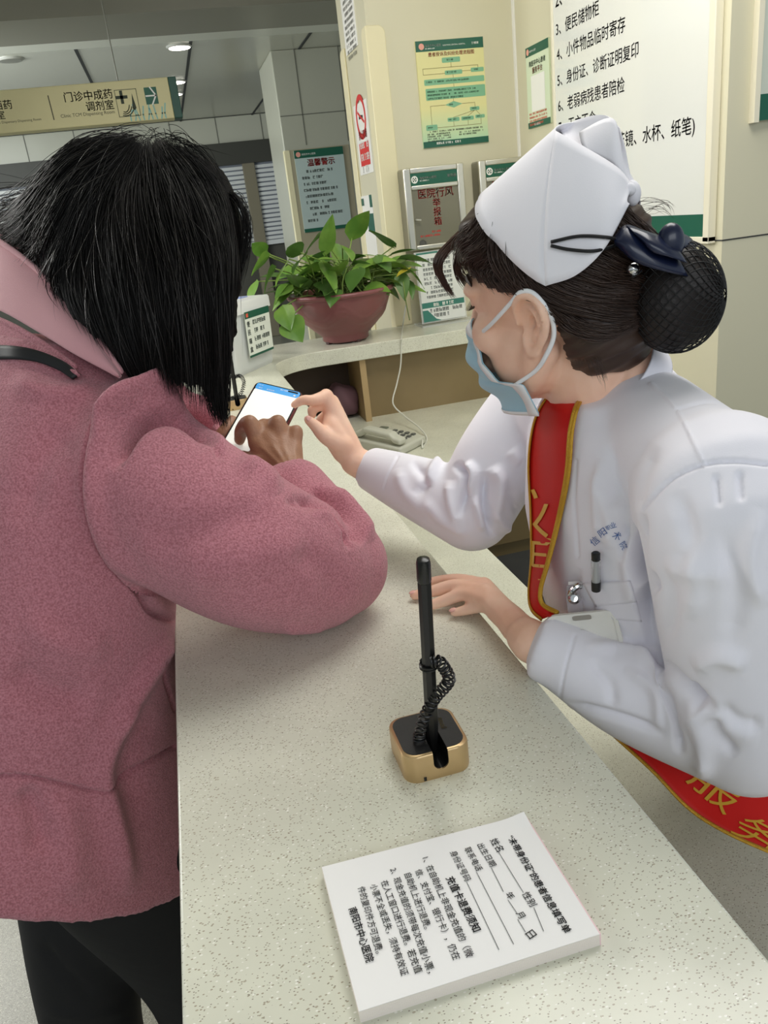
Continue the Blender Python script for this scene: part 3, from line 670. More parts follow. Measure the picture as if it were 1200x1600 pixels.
pc = (.1535, .6255)
pen_stand(pc, 'champagne gold pen stand with black top in the middle of the counter')
pb = np.array([pc[0]+.0022, pc[1]-.008, CT+.012]); ptop = YP(661, 872, .585)
def cp(m): 
    dd = lambda px, py, k=0: D(px, py, k)
    k0 = (m-CAM)@RC[:, 2] if False else float((m-CAM) @ RC @ np.array([0, 0, 1]))
    kb = float((np.array([pc[0]-.014, pc[1], CT+.03])-CAM) @ RC @ np.array([0, 0, 1]))
    pts = [(672, 1033, 0), (686, 1034, 0), (695, 1045, .15), (702, 1060, .25), (696, 1072, .35), (683, 1086, .45), (672, 1103, .6), (663, 1122, .8), (656, 1145, .95), (655, 1156, 1)]
    return [D(x, y, k0*(1-f)+kb*f-.012) for x, y, f in pts]
counter_pen(pb, ptop, 'black pen standing upright in the gold stand with a coiled cord', cp)
pc2 = (.108, 2.40)
pen_stand(pc2, 'pen stand half hidden behind the ends of the long black hair')
pb2 = np.array([pc2[0]+.0022, pc2[1]-.008, CT+.012]); pt2 = pb2+np.array([.004, -.015, .175])
counter_pen(pb2, pt2, 'black pen on a coiled cord beside the clear storage box', lambda m: [m, m+np.array([.02, 0, .002]), m+np.array([.028, 0, -.02]), m+np.array([.012, -.005, -.05]), np.array([pc2[0]-.014, pc2[1], CT+.03])])
# ---- clear storage box with label
M_clear = mat('frosted_plastic', '#eef2f1', .35, alpha=.62); M_lid = mat('lid_plastic', '#f2f4f3', .3, alpha=.9)
bq = np.array([.151, 2.884, CT]); e1 = np.array([.187, .266, 0]); L1 = .315; e1 /= np.linalg.norm(e1); e2 = np.array([-e1[1], e1[0], 0]); L2 = .235; H = .245
sb = thing('storage_box', 'frosted clear plastic box with a white lid and printed label beside the plant', 'storage box', bq+e1*L1/2+e2*L2/2)
def boxloop(z, s, inset=0):
    c = bq+e1*L1/2+e2*L2/2; a, b = L1/2*s-inset, L2/2*s-inset
    return np.array([c+e1*x+e2*y+np.array([0, 0, z]) for x, y in rounded_square(a, b, .02)])
g = G(); g.loft([boxloop(0.0005, .9), boxloop(.012, .93), boxloop(H, 1.0)], cap=False); g.loft([boxloop(.014, .93, .002), boxloop(H, 1.0, .002)], cap=False)
V0 = boxloop(.0005, .9); g.add(V0, [tuple(range(len(V0)))]); g.build('tub', M_clear, sb, True)
g = G(); g.loft([boxloop(H-.03, 1.04), boxloop(H-.03, 1.055), boxloop(H+.006, 1.05), boxloop(H+.012, 1.03)]); g.build('lid', M_lid, sb, True)
g = G(); c = bq+e1*L1/2+e2*L2/2
for s_ in (-1, 1): q = c+e1*s_*L1*.3; g.box(q+np.array([0, 0, H+.0135]), (.05, .10, .004), np.c_[e1, e2, [0, 0, 1]])
g.build('lid_clip', mat('clip_blue', '#8f9ed0', .35), sb)
# label on the side facing the camera
fn = np.array([e1[1], -e1[0], 0]); tilt = .06
P = Panel(bq+e1*L1*.30+fn*.004+np.array([0, 0, .055])+fn*0.004, e1, np.array([fn[0]*.035, fn[1]*.035, 1]), .185, .165)
lb = G(); P.board(lb, .001); lbo = lb.build('label', mat('label_paper', '#e9efe4', .5), sb)
for q in ((0, 1, 0, .15, .0006), (0, 1, .95, 1, .0006)): g = G(); P.rect(g, *q); g.build('green_band', M_green, lbo)
g = G()
for k in range(4): P.write(g, '便民箱盒'[k], .05, .33+.185*k, height=.02, bold=.03, lift=.001); P.bars(g, .28, .30+.185*k, .12, .016, n=1, seed=50+k, lift=.001)
g.build('lettering', mat('label_ink', '#3d4a44', .7), lbo)
g = G(); P.rect(g, .05, .14, .035, .12, .001); g.build('emblem', mat('coral_ink', '#d8604a', .6), lbo)
ck = [('pink_pouch', 'soft pink bundle seen through the wall of the clear storage box', 'pouch', (.03, .1), (.06, .06, .05), '#e6a9ae'), ('paper_packet', 'cream paper packet seen through the wall of the clear storage box', 'packet', (.17, .1), (.05, .06, .035), '#e9dcc0')]
for nm, lab, cat, (a, b), rad, hx in ck:
    p = bq+e1*(a+.06)+e2*b+np.array([0, 0, .016+rad[2]]); g = G()
    V = G().ell((0, 0, 0), rad, None, 20, 12); vv = V.V[0]; vv = np.sign(vv)*np.abs(vv)**.75*np.array(rad)**.25; vv += .004*np.sin(vv[:, [1, 2, 0]]*130)
    g.add(vv+p, V.F); tag(g.build(nm, mat(nm, hx, .7), None, 'all'), lab, cat)
# ---- potted pothos
pp = np.array([.665, 3.40, CT]); pt = thing('potted_pothos', 'trailing pothos plant in a wide dusky red plastic bowl on the far counter', 'potted plant', pp)
prof = [(.0005, .004), (.085, .004), (.094, .006), (.10, .012), (.10, .028), (.115, .042), (.15, .075), (.185, .12), (.207, .17), (.213, .192), (.225, .197), (.229, .206), (.226, .214), (.212, .215), (.205, .205), (.198, .19)]
prof = [tuple(q_) for q_ in prof[:5]]+[tuple(q_) for q_ in crom(prof[5:11], 60)]+prof[11:]
g = G(); g.lathe(prof, pp, 120)
V = g.V[0]; q = V-pp; rr = np.hypot(q[:, 0], q[:, 1]); th = np.arctan2(q[:, 1], q[:, 0])
for k, off in ((0, 0), (1, .022), (2, .044)):
    zc = .165-off-(.06-.012*k)*np.abs(np.cos(th*3+.6))**1.3
    d_ = .0035*np.exp(-((q[:, 2]-zc)/.007)**2)*((q[:, 2] > .05) & (q[:, 2] < .185) & (rr > .1)); V[:, :2] += (q[:, :2]/np.maximum(rr, 1e-6)[:, None])*d_[:, None]
# refine profile vertically before displacement reads: keep smooth shading
g.build('bowl', mat('dusky_red_plastic', '#8d5558', .3, var=(4, '#7a4a49', .3, .7)), pt, 'all')
g = G()
for a in np.linspace(.4, 2*math.pi+.4, 5)[:-1]: g.box(pp+np.array([.088*math.cos(a), .088*math.sin(a), .006]), (.022, .022, .0118), Matrix.Rotation(a, 3, 'Z'))
g.build('foot', mat('foot_dark', '#4a3232', .5), pt, bevel=.002)
g = G(); g.lathe([(.0005, .178), (.1, .186), (.199, .184)], pp, 32); g.build('soil', mat('soil', '#3a2f22', .9, bump=(80, .8)), pt, True)
def leaf_V(L, W, curl, fold, n=9, m=5):
    A = np.zeros((n, 2*m-1, 3))
    for i, s in enumerate(np.linspace(0, 1, n)):
        wd = W*(math.sin(math.pi*min(1, s**.62))**.8)*(1-.25*s) if 0 < s < 1 else .0004
        back = -.10*L*max(0, 1-s*5)
        for j, q in enumerate(np.linspace(-1, 1, 2*m-1)):
            A[i, j] = (s*L*math.cos(curl*s*.6)+back*abs(q)**1.5, q*wd, -curl*L*.5*s*s+fold*abs(q)*wd+.06*L*math.sin(6*s+2*q)*abs(q)*.25)
    return A
M_leaf = mat('pothos_leaf', '#86a94a', .35, var=(9, '#5f8a38', .35, .65)); M_leafd = mat('pothos_leaf_dark', '#567a3a', .35); M_leafy = mat('yellow_leaf', '#c2b23e', .4); M_stem = mat('stem_green', '#7d9448', .5)
gl = G(); gs = G()
def leaf(tip_base, direction, L, W, curl=.5, fold=.25, roll=0, mi=0, stem_from=None):
    d = np.asarray(direction, float); d /= np.linalg.norm(d); u = np.cross((0, 0, 1), d); u /= np.linalg.norm(u)+1e-9; v = np.cross(d, u)
    u, v = u*math.cos(roll)+v*math.sin(roll), v*math.cos(roll)-u*math.sin(roll)
    A = leaf_V(L, W, curl, fold); A = A @ np.stack([d, u, v])+np.asarray(tip_base)
    gl.mi = mi; gl.grid(A)
    s0 = stem_from if stem_from is not None else pp+np.array([random.uniform(-.1, .1), random.uniform(-.08, .08), .185])
    mid = (np.asarray(s0)+tip_base)/2+np.array([0, 0, .03]); gs.tube(crom([s0, mid, tip_base], 10), .0028, 6)
lp = random.Random(11)
for k in range(74):      # the mass of the plant
    a = lp.uniform(0, 2*math.pi); r = lp.uniform(.03, .25); h = .20+lp.uniform(.02, .17)*(1-.5*r/.25)
    b = pp+np.array([r*math.cos(a)*1.05, r*math.sin(a)*.75, h]); el = lp.uniform(-.5, .55)
    leaf(b, (math.cos(a+lp.uniform(-.6, .6)), math.sin(a+lp.uniform(-.6, .6))*.6-.25, el), lp.uniform(.09, .15), lp.uniform(.034, .056), lp.uniform(.1, .8), lp.uniform(.05, .4), lp.uniform(-.6, .6), 0 if lp.random() < .6 else 1)
for (px0, py0, px1, py1, yy, wd, mi) in ((550, 372, 572, 326, 3.36, .042, 0), (508, 395, 518, 338, 3.3, .030, 0), (615, 385, 582, 356, 3.33, .028, 1), (612, 398, 650, 385, 3.3, .026, 1), (625, 405, 673, 402, 3.28, .034, 1), (640, 424, 664, 446, 3.25, .030, 0), (626, 428, 632, 464, 3.24, .028, 1), (640, 440, 646, 462, 3.26, .016, 1),
                                     (505, 410, 525, 452, 3.16, .046, 0), (452, 405, 425, 440, 3.16, .040, 0), (420, 400, 390, 424, 3.2, .034, 0), (415, 395, 392, 378, 3.2, .028, 0), (478, 398, 452, 420, 3.14, .042, 1), (540, 408, 500, 398, 3.14, .04, 0), (470, 395, 445, 382, 3.2, .036, 1), (560, 420, 545, 448, 3.17, .042, 1), (400, 440, 386, 470, 3.25, .026, 0),
                                     (450, 500, 470, 530, 3.2, .05, 0), (442, 480, 452, 512, 3.22, .04, 0), (590, 400, 610, 420, 3.2, .036, 1), (500, 370, 478, 390, 3.3, .034, 1), (535, 385, 552, 402, 3.22, .044, 0), (430, 420, 405, 452, 3.2, .036, 1), (640, 418, 620, 426, 3.235, .015, 2)):
    a = YP(px0, py0, yy+.06); b = YP(px1, py1, yy); st = None
    leaf(a, b-a, np.linalg.norm(b-a)*1.12, wd*1.25, lp.uniform(.1, .5), lp.uniform(.05, .25), lp.uniform(-.4, .4)+(.6 if px1 < 500 else -.3), mi)
for k in range(46):
    a = lp.uniform(0, 2*math.pi); r = lp.uniform(.02, .19); s0 = pp+np.array([r*math.cos(a), r*math.sin(a), .186]); e_ = s0+np.array([lp.uniform(-.06, .06), lp.uniform(-.08, .02), lp.uniform(.05, .15)])
    gs.tube(crom([s0, (s0+e_)/2+np.array([lp.uniform(-.02, .02), 0, .01]), e_], 8), lp.uniform(.002, .0034), 6)
gs.tube(crom([YP(630, 440, 3.25), YP(634, 470, 3.25), YP(640, 500, 3.4)], 12), .0022, 6)
gl.build('foliage', [M_leaf, M_leafd, M_leafy], pt, 'all'); gs.build('stem', M_stem, pt, 'all')
# ---- acrylic stand with a sheet
sd = thing('sign_stand', 'clear acrylic stand holding a printed sheet on the far counter beside the bowl', 'sign stand', (1.14, 3.45, CT))
M_acr = mat('clear_acrylic', '#f3f7f6', .08, alpha=.35)
o0 = np.array([1.03, 3.452, CT+.012]); rt = np.array([1, .12, 0]); up = np.array([0, .10, 1])
P = Panel(o0, rt, up, .225, .308)
g = G(); P.board(g, .004); g.bx(1.02, 1.27, 3.42, 3.55, CT+.0003, CT+.008); g.build('acrylic', M_acr, sd)
P = Panel(P.p(.035, .98, .0012), rt, up, .21, .297)
g = G(); P.board(g, .0006); sh = g.build('sheet', mat('sheet_paper', '#e3e6e2', .5), sd)
g = G(); P.rect(g, 0, 1, .72, .80, .0006); g.poly if False else None; P.poly(g, [(0, .83), (.12, .83), (.3, .97), (.42, 1), (0, 1)], .0007); P.rect(g, 0, .5, .0, .025, .0006); g.build('green_band', mat('teal_band', '#3b7d70', .5), sh)
g = G(); P.bars(g, .12, .13, .14, .012, n=9, gap=1.65, seed=61); P.bars(g, .15, .87, .17, .016, n=2, gap=1.4, seed=62)
V_, _ = text_mesh('温馨提示')
g.build('lettering', mat('grey_ink_dark', '#4b5250', .7), sh)
g = G(); P.bars(g, .2, .785, .15, .014, n=1, seed=63, lift=.0012); g.build('white_lettering', M_white, sh)
# ---- desk telephone and its cable
tel = thing('desk_telephone', 'cream corded desk telephone on the lower desk behind the white cuff', 'telephone', (.66, 2.78, DK))
M_tel = mat('telephone_cream', '#c9c9bb', .4); M_teld = mat('telephone_grey', '#5e5f5a', .4)
td = np.array([.62, -.78, 0]); td /= np.linalg.norm(td); tn = np.array([-td[1], td[0], 0])
tc0 = np.array([.665, 2.80, DK])
def tp(a, b, z): return tc0+td*a+tn*b+np.array([0, 0, z])
g = G(); g.loft([np.array([tp(-.11, -.085, z0), tp(.11, -.085, z1), tp(.11, .085, z1), tp(-.11, .085, z0)]) for z0, z1 in ((0.0005, .0005), (.052, .03))]); g.build('base', M_tel, tel, bevel=.008, seg=3)
g = G()
g.loft([np.array([tp(a, b+s_, z+q) for s_, q in ((-.022, -.012), (.022, -.012), (.022, .012), (-.022, .012))]) for a, b, z in ((-.105, -.055, .064), (-.075, -.055, .068), (-.06, -.055, .082), (.06, -.055, .068), (.075, -.055, .054), (.105, -.055, .048))]); g.build('handset', M_tel, tel, bevel=.008, seg=3)
g = G()
for i in range(4):
    for j in range(3):
        a = -.02+.028*i; z = .052-(a+.11)*.1; p = tp(a, .01+.028*j, z+.003); g.box(p, (.016, .016, .007), np.c_[td, tn, [0, 0, 1]])
g.build('keypad', M_teld, tel, bevel=.002)
g = G(); p = tp(-.075, .035, .053); g.box(p, (.035, .085, .004), np.c_[td, tn, [0, 0, 1]]); g.build('display', mat('lcd', '#6d7468', .2), tel)
cb = G(); pts = [YP(634, 478, 3.55), YP(630, 505, 3.5), ZP(628, 520, CT+.0035), ZP(627, 529, CT+.0035), YP(627, 536, 3.209), YP(626, 570, 3.209), YP(620, 600, 3.2), YP(614, 630, 3.13), YP(632, 650, 3.05), YP(655, 668, 2.92), ZP(667, 685, DK+.004), ZP(660, 700, DK+.004), tp(.11, .06, .02)]
cb.tube(crom(pts, 90), .0032, 8)
tag(cb.build('telephone_cable', mat('cable_white', '#dcdcd2', .4), None, 'all'), 'thin white cable hanging over the far counter edge down to the telephone', 'cable')
# ---- small things in the booth
g = G(); c = YP(533, 625, 3.38); c[2] = DK+.076
V = G().ell((0, 0, 0), (.085, .07, .075), None, 24, 16); vv = V.V[0]; vv = vv*(1+.10*np.sin(vv[:, [0]]*70+vv[:, [2]]*40)+.05*np.sin(vv[:, [1]]*120)); g.add(vv+c, V.F)
tag(g.build('cloth_bag', mat('bag_mauve', '#6f5058', .8), None, 'all'), 'dull mauve bag lying in the dark niche under the far counter', 'bag')
g = G(); p = ZP(828, 640, DK); g.bx(p[0]-.06, p[0]+.12, p[1]-.02, p[1]+.12, DK+.0005, DK+.10)
gb = tag(g.build('green_box', mat('lime_green', '#7fae2a', .5), None, bevel=.006), 'bright green box on the far desk just below the face mask', 'box')
CHX = .97
ch = thing('office_chair', 'black office chair half hidden behind the red sash and desk', 'chair', (CHX, 1.95, 0))
M_ch = mat('black_mesh', '#1b1c1e', .7)
g = G(); g.loft([np.c_[np.array(rounded_square(.23*s, .23*s, .07)), np.full(28, z)]+np.array([CHX, 1.95, 0]) for s, z in ((.9, .44), (1, .46), (1, .50), (.92, .52))]); g.build('seat', M_ch, ch, True)
g = G(); A = np.array([[[CHX+.23+.03*math.cos(u*2), 1.95+.2*u, .58+.38*v+.0*u] for u in np.linspace(-1, 1, 9)] for v in np.linspace(0, 1, 8)]); g.grid(A, .03); g.build('backrest', M_ch, ch, True)
g = G(); g.tube([(CHX, 1.95, .07), (CHX, 1.95, .45)], .025, 16); g.build('post', M_ch, ch, True)
g = G(); g.tube(crom([(CHX+.03, 1.95, .45), (CHX+.24, 1.95, .46), (CHX+.26, 1.95, .62)], 10), .02, 8); g.build('back_bracket', M_ch, ch, True)
for k in range(5):
    a = k*2*math.pi/5+.3; g = G(); e_ = np.array([CHX+.27*math.cos(a), 1.95+.27*math.sin(a), .07]); g.tube([(CHX, 1.95, .09), e_], [.022, .014], 8); lg = g.build('leg', M_ch, ch, True)
    g = G(); g.ell(e_-np.array([0, 0, .04]), (.03, .03, .03), None, 16, 10); g.build('caster', M_ch, lg, True)
# ================================================================== SOFT-BODY TOOLS
from mathutils.bvhtree import BVHTree
def subdiv(V, F):
    F = np.asarray(F); E = np.sort(np.vstack([F[:, [i, (i+1) % 4]] for i in range(4)]), axis=1); U, inv_ = np.unique(E, axis=0, return_inverse=True); inv_ = inv_.ravel()
    n, m, k = len(V), len(U), len(F); W = np.vstack([V, (V[U[:, 0]]+V[U[:, 1]])/2, V[F].mean(1)])
    e = [n+inv_[i*k:(i+1)*k] for i in range(4)]; c = n+m+np.arange(k)
    F2 = np.vstack([np.stack([F[:, i], e[i], c, e[(i-1) % 4]], 1) for i in range(4)])
    return lap(W, F2, 3, .6), F2
def remesh(g, voxel, smooth=3):
    me = bpy.data.meshes.new('tmp'); me.from_pydata([tuple(v) for v in np.vstack(g.V)], [], g.F)
    bm = bmesh.new(); bm.from_mesh(me); bmesh.ops.recalc_face_normals(bm, faces=bm.faces); bm.to_mesh(me); bm.free()
    o = bpy.data.objects.new('tmp', me); COL.objects.link(o)
    md = o.modifiers.new('r', 'REMESH'); md.mode = 'VOXEL'; md.voxel_size = voxel; md.adaptivity = 0
    bpy.context.view_layer.update(); dg = bpy.context.evaluated_depsgraph_get(); ev = o.evaluated_get(dg); m2 = ev.to_mesh()
    n = len(m2.vertices); V = np.empty(n*3); m2.vertices.foreach_get('co', V); V = V.reshape(-1, 3)
    F = np.array([p.vertices[:] for p in m2.polygons if len(p.vertices) == 4])
    ev.to_mesh_clear(); bpy.data.objects.remove(o); bpy.data.meshes.remove(me)
    return lap(V, F, smooth), F
def edges_of(F):
    F = np.asarray(F); k = F.shape[1]
    E = np.vstack([F[:, [i, (i+1) % k]] for i in range(k)]); return np.vstack([E, E[:, ::-1]])
def lap(V, F, it, lam=.6, mask=None):
    if not it: return V
    E = np.unique(edges_of(F), axis=0); n = len(V); cnt = np.bincount(E[:, 0], minlength=n)[:, None]; V = V.copy()
    for _ in range(it):
        S = np.stack([np.bincount(E[:, 0], weights=V[E[:, 1], c], minlength=n) for c in range(3)], 1)/np.maximum(cnt, 1)
        V += (S-V)*(lam if mask is None else lam*mask[:, None])
    return V
def vnormals(V, F):
    F = np.asarray(F); a = V[F[:, 2]]-V[F[:, 0]]; b = V[F[:, 3 if F.shape[1] > 3 else 1]]-V[F[:, 1 if F.shape[1] > 3 else 0]]
    fn = np.cross(a, b); N = np.zeros_like(V)
    for k in range(F.shape[1]): np.add.at(N, F[:, k], fn)
    return N/(np.linalg.norm(N, axis=1)[:, None]+1e-12)
def polydist(p, L):
    L = np.asarray(L, float); best = np.full(len(p), 1e9); tt = np.zeros(len(p)); side = np.zeros(len(p)); tot = len(L)-1
    for i in range(tot):
        a, b = L[i], L[i+1]; ab = b-a; t = np.clip(((p-a)@ab)/(ab@ab+1e-9), 0, 1); q = a+t[:, None]*ab; d = np.linalg.norm(p-q, axis=1)
        m = d < best; best[m] = d[m]; tt[m] = (i+t[m])/tot; cr = ab[0]*(p[:, 1]-a[1])-ab[1]*(p[:, 0]-a[0]); side[m] = np.sign(cr[m])
    return best, tt, side
def sculpt(V, F, strokes, zmax=None):
    """strokes: (polyline in measured points, half width, height[, mode]); positive = ridge, negative = fold; ends taper"""
    N = vnormals(V, F); P, z = proj(V); view = V-CAM; view /= np.linalg.norm(view, axis=1)[:, None]
    face = np.clip(-(N*view).sum(1)*3, 0, 1)
    disp = np.zeros(len(V))
    for s in strokes:
        L, w_, h = s[:3]; mode = s[3] if len(s) > 3 else 'g'; zr = s[4] if len(s) > 4 else None
        L = crom(L, max(2, 4*len(L))); d, t, sd = polydist(P, L)
        tap = np.clip(np.minimum(t, 1-t)*5, 0, 1) if 'f' not in mode else np.ones(len(t))
        m = d < 4*w_
        if zr is not None: m &= (z > zr[0]) & (z < zr[1])
        k = np.exp(-(d/w_)**2)
        if 's' in mode: k = np.where(sd > 0, np.exp(-(d/(w_*2.5))**2), np.exp(-(d/(w_*.35))**2))     # step: soft on one side
        if 'S' in mode: k = np.where(sd < 0, np.exp(-(d/(w_*2.5))**2), np.exp(-(d/(w_*.35))**2))
        disp[m] += (h*k*tap*face)[m]
    return V+N*disp[:, None]
def smesh(name, V, F, m, parent, subsurf=0):
    me = bpy.data.meshes.new(name); F = np.asarray(F); n, k = F.shape
    me.vertices.add(len(V)); me.vertices.foreach_set('co', np.ascontiguousarray(V, dtype=np.float32).ravel())
    me.loops.add(n*k); me.loops.foreach_set('vertex_index', F.astype(np.int32).ravel())
    me.polygons.add(n); me.polygons.foreach_set('loop_start', np.arange(0, n*k, k, dtype=np.int32)); me.polygons.foreach_set('loop_total', np.full(n, k, dtype=np.int32))
    me.update(calc_edges=True); me.validate()
    me.polygons.foreach_set('use_smooth', [True]*n); me.materials.append(m)
    o = bpy.data.objects.new(name, me); COL.objects.link(o); adopt(o, parent)
    if subsurf: ss = o.modifiers.new('subsurf', 'SUBSURF'); ss.levels = subsurf; ss.render_levels = subsurf
    return o
def bvh(V, F): return BVHTree.FromPolygons([tuple(v) for v in V], [tuple(int(i) for i in f) for f in F])
def hit(bv, px, py):
    r = ray(px, py); L = np.linalg.norm(r); h = bv.ray_cast(Vector(CAM), Vector(r/L))
    if h[0] is None: return None
    return np.array(h[0]), np.array(h[1])
def drape(bv, px, py, lift):
    """grid of measured points laid on a surface; holes take their neighbours' depth"""
    px = np.asarray(px, float); A = np.full(px.shape+(3,), np.nan); dep = np.full(px.shape, np.nan)
    for i in np.ndindex(px.shape):
        h = hit(bv, px[i], py[i])
        if h is not None: dep[i] = float((h[0]-CAM)@RC[:, :]@np.array([0, 0, 1]))
    med = np.nanmedian(dep); dep = np.where(np.isnan(dep), med, dep)
    for i in np.ndindex(px.shape): A[i] = D(px[i], py[i], dep[i]-lift)
    return A
def bilin(c00, c01, c10, c11, m, n):
    """corners (px,py): c00 top-left, c01 top-right, c10 bottom-left, c11 bottom-right"""
    c = [np.array(x, float) for x in (c00, c01, c10, c11)]; v = np.linspace(0, 1, m)[:, None, None]; u = np.linspace(0, 1, n)[None, :, None]
    P = c[0]*(1-u)*(1-v)+c[1]*u*(1-v)+c[2]*(1-u)*v+c[3]*u*v
    return P[..., 0], P[..., 1]
def write_on(g, bv, body, c00, c01, c10, c11, lift=.0012, bold=0):
    """lettering laid over a curved surface inside the four measured corners"""
    V, F = text_mesh(body, bold)
    if len(F) == 0: return
    u = (V[:, 0]-V[:, 0].min())/np.ptp(V[:, 0]); v = 1-(V[:, 1]-V[:, 1].min())/np.ptp(V[:, 1]); c = [np.array(x, float) for x in (c00, c01, c10, c11)]
    P = c[0]*((1-u)*(1-v))[:, None]+c[1]*(u*(1-v))[:, None]+c[2]*((1-u)*v)[:, None]+c[3]*(u*v)[:, None]
    W = np.zeros((len(V), 3)); ok = np.zeros(len(V), bool)
    for i in range(len(V)):
        h = hit(bv, *P[i])
        if h is not None: ok[i] = True; W[i] = h[0]+h[1]*lift if h[1]@(CAM-h[0]) > 0 else h[0]-h[1]*lift
    F = [f for f in F if all(ok[list(f)])]
    if F: g.add(W, F)
def strands(name, paths, rad, m, parent, seg=3):
    """paths (N,k,3) -> one mesh of tapered hairs"""
    Pth = np.asarray(paths); N, k = Pth.shape[:2]; T = np.gradient(Pth, axis=1); T /= np.linalg.norm(T, axis=2)[..., None]+1e-9
    ref = np.array([.31, .52, .79]); u = np.cross(T, ref); u /= np.linalg.norm(u, axis=2)[..., None]+1e-9; v = np.cross(T, u)
    t = np.linspace(0, 1, k); r = rad*np.minimum(1, np.minimum(t*12+.3, (1-t)*4+.08))
    rr = (r[None, :, None]*rng.uniform(.7, 1.3, (N, 1, 1)))
    ring = [Pth+rr*(math.cos(a)*u+math.sin(a)*v) for a in np.linspace(0, 2*math.pi, seg, endpoint=False)]
    V = np.stack(ring, 2).reshape(-1, 3); base = (np.arange(N)*k*seg)[:, None, None]; i = np.arange(k-1)[None, :, None]*seg; j = np.arange(seg)[None, None, :]; jn = (np.arange(seg)+1) % seg
    F = np.stack([base+i+j, base+i+jn[None, None, :], base+i+seg+jn[None, None, :], base+i+seg+j], -1).reshape(-1, 4)
    return smesh(name, V, F, m, parent)
def guide_hair(guides, N, k=16, jit=.004, bv=None, lift=(.0005, .006), trunc=.25, spread=0, wav=.002):
    """hairs interpolated between successive guides (measured x, y, depth)"""
    Gd = [crom(g, k) for g in guides]; out = []
    for _ in range(N):
        i = rng.integers(0, len(Gd)-1); f = rng.random(); P = Gd[i]*(1-f)+Gd[i+1]*f
        t0 = rng.uniform(0, trunc); t1 = 1-rng.uniform(0, trunc)*.8
        s = np.linspace(t0*(k-1), t1*(k-1), k); a = np.floor(s).astype(int).clip(0, k-2); fr = (s-a)[:, None]; P = P[a]*(1-fr)+P[a+1]*fr
        P3 = np.array([D(*p) for p in P]); dep = P[:, 2].copy(); l_ = rng.uniform(*lift)
        if bv is not None:
            for q in range(k):
                h = hit(bv, P[q, 0], P[q, 1])
                if h is not None: dep[q] = min(dep[q]+.05, float((h[0]-CAM)@RC@np.array([0, 0, 1]))-l_)
            dep = np.convolve(np.r_[dep[0], dep[0], dep, dep[-1], dep[-1]], np.ones(5)/5, 'valid')
            P3 = np.array([D(P[q, 0], P[q, 1], dep[q]) for q in range(k)])
        ph = rng.uniform(0, 6.28, 3); am = rng.normal(size=3)*wav; tt = np.linspace(0, 1, k)[:, None]
        P3 = P3+rng.normal(size=3)*jit*np.array([1, 1, 1])+am*np.sin(tt*rng.uniform(2, 6)+ph)
        P3 = P3+rng.normal(size=3)*spread*tt**2
        out.append(P3)
    return np.array(out)
def head_shape(g, Hc, M, s=1.0, neck_to=None, ears=True):
    """head in its own axes: x forward, y left, z up"""
    L = lambda x, y, z: Hc+M@np.array([x, y, z])*s
    e = lambda c, r: g.ell(L(*c), np.array(r)*s, M, 32, 20)
    e((-.010, 0, .032), (.094, .076, .086)); e((.026, 0, .015), (.060, .064, .075)); e((.030, 0, -.045), (.056, .055, .070)); e((.060, 0, -.100), (.026, .026, .020))
    for y in (-1, 1):
        g.capsule([L(-.004, y*.062, -.035), L(.02, y*.052, -.075), L(.058, y*.016, -.104)], np.array([.020, .018, .016])*s, 14)
        e((.060, y*.040, -.022), (.026, .026, .026)); g.capsule([L(.083, y*.012, .030), L(.078, y*.045, .028)], [.011*s, .010*s], 10)
        e((.074, y*.031, .012), (.014, .015, .012)); e((.022, y*.040, -.048), (.046, .030, .048))
    g.capsule([L(.088, 0, .022), L(.096, 0, -.006), L(.103, 0, -.028)], np.array([.008, .009, .011])*s, 12); e((.094, .011, -.033), (.010, .009, .008)); e((.094, -.011, -.033), (.010, .009, .008))
    g.capsule([L(.084, -.022, -.066), L(.094, 0, -.062), L(.084, .022, -.066)], np.array([.007, .009, .007])*s, 10); g.capsule([L(.084, -.016, -.074), L(.091, 0, -.075), L(.084, .016, -.074)], np.array([.007, .009, .007])*s, 10)
    if neck_to is not None: g.capsule([L(-.028, 0, -.03), L(-.03, 0, -.09), neck_to], np.array([.052, .054, .064]), 20)
def ear_mesh(L, y, g):
    """outer ear: curled rim, bowl, lobe"""
    rim = [(.012, .076, -.002), (.010, .083, .018), (-.002, .089, .031), (-.018, .093, .030), (-.028, .094, .014), (-.025, .091, -.006), (-.014, .086, -.022), (-.004, .081, -.032), (.004, .077, -.026), (.007, .075, -.014)]
    g.capsule([L(a, y*b, c) for a, b, c in rim], [.0035, .0042, .0048, .0048, .0046, .0044, .0046, .0062, .0050, .0035], 10, 40)
    g.capsule([L(-.001, y*.077, .016), L(-.013, y*.083, .012), L(-.016, y*.083, -.006), L(-.005, y*.078, -.016)], [.003, .0034, .0034, .003], 8, 20)
    A = np.array([[L(*(np.array([p[0], y*(p[1]-.006), p[2]])*f+np.array([-.008, y*.0715, .0])*(1-f))) for p in rim+[rim[0]]] for f in (.15, .55, 1)]); g.grid(A, .0025)
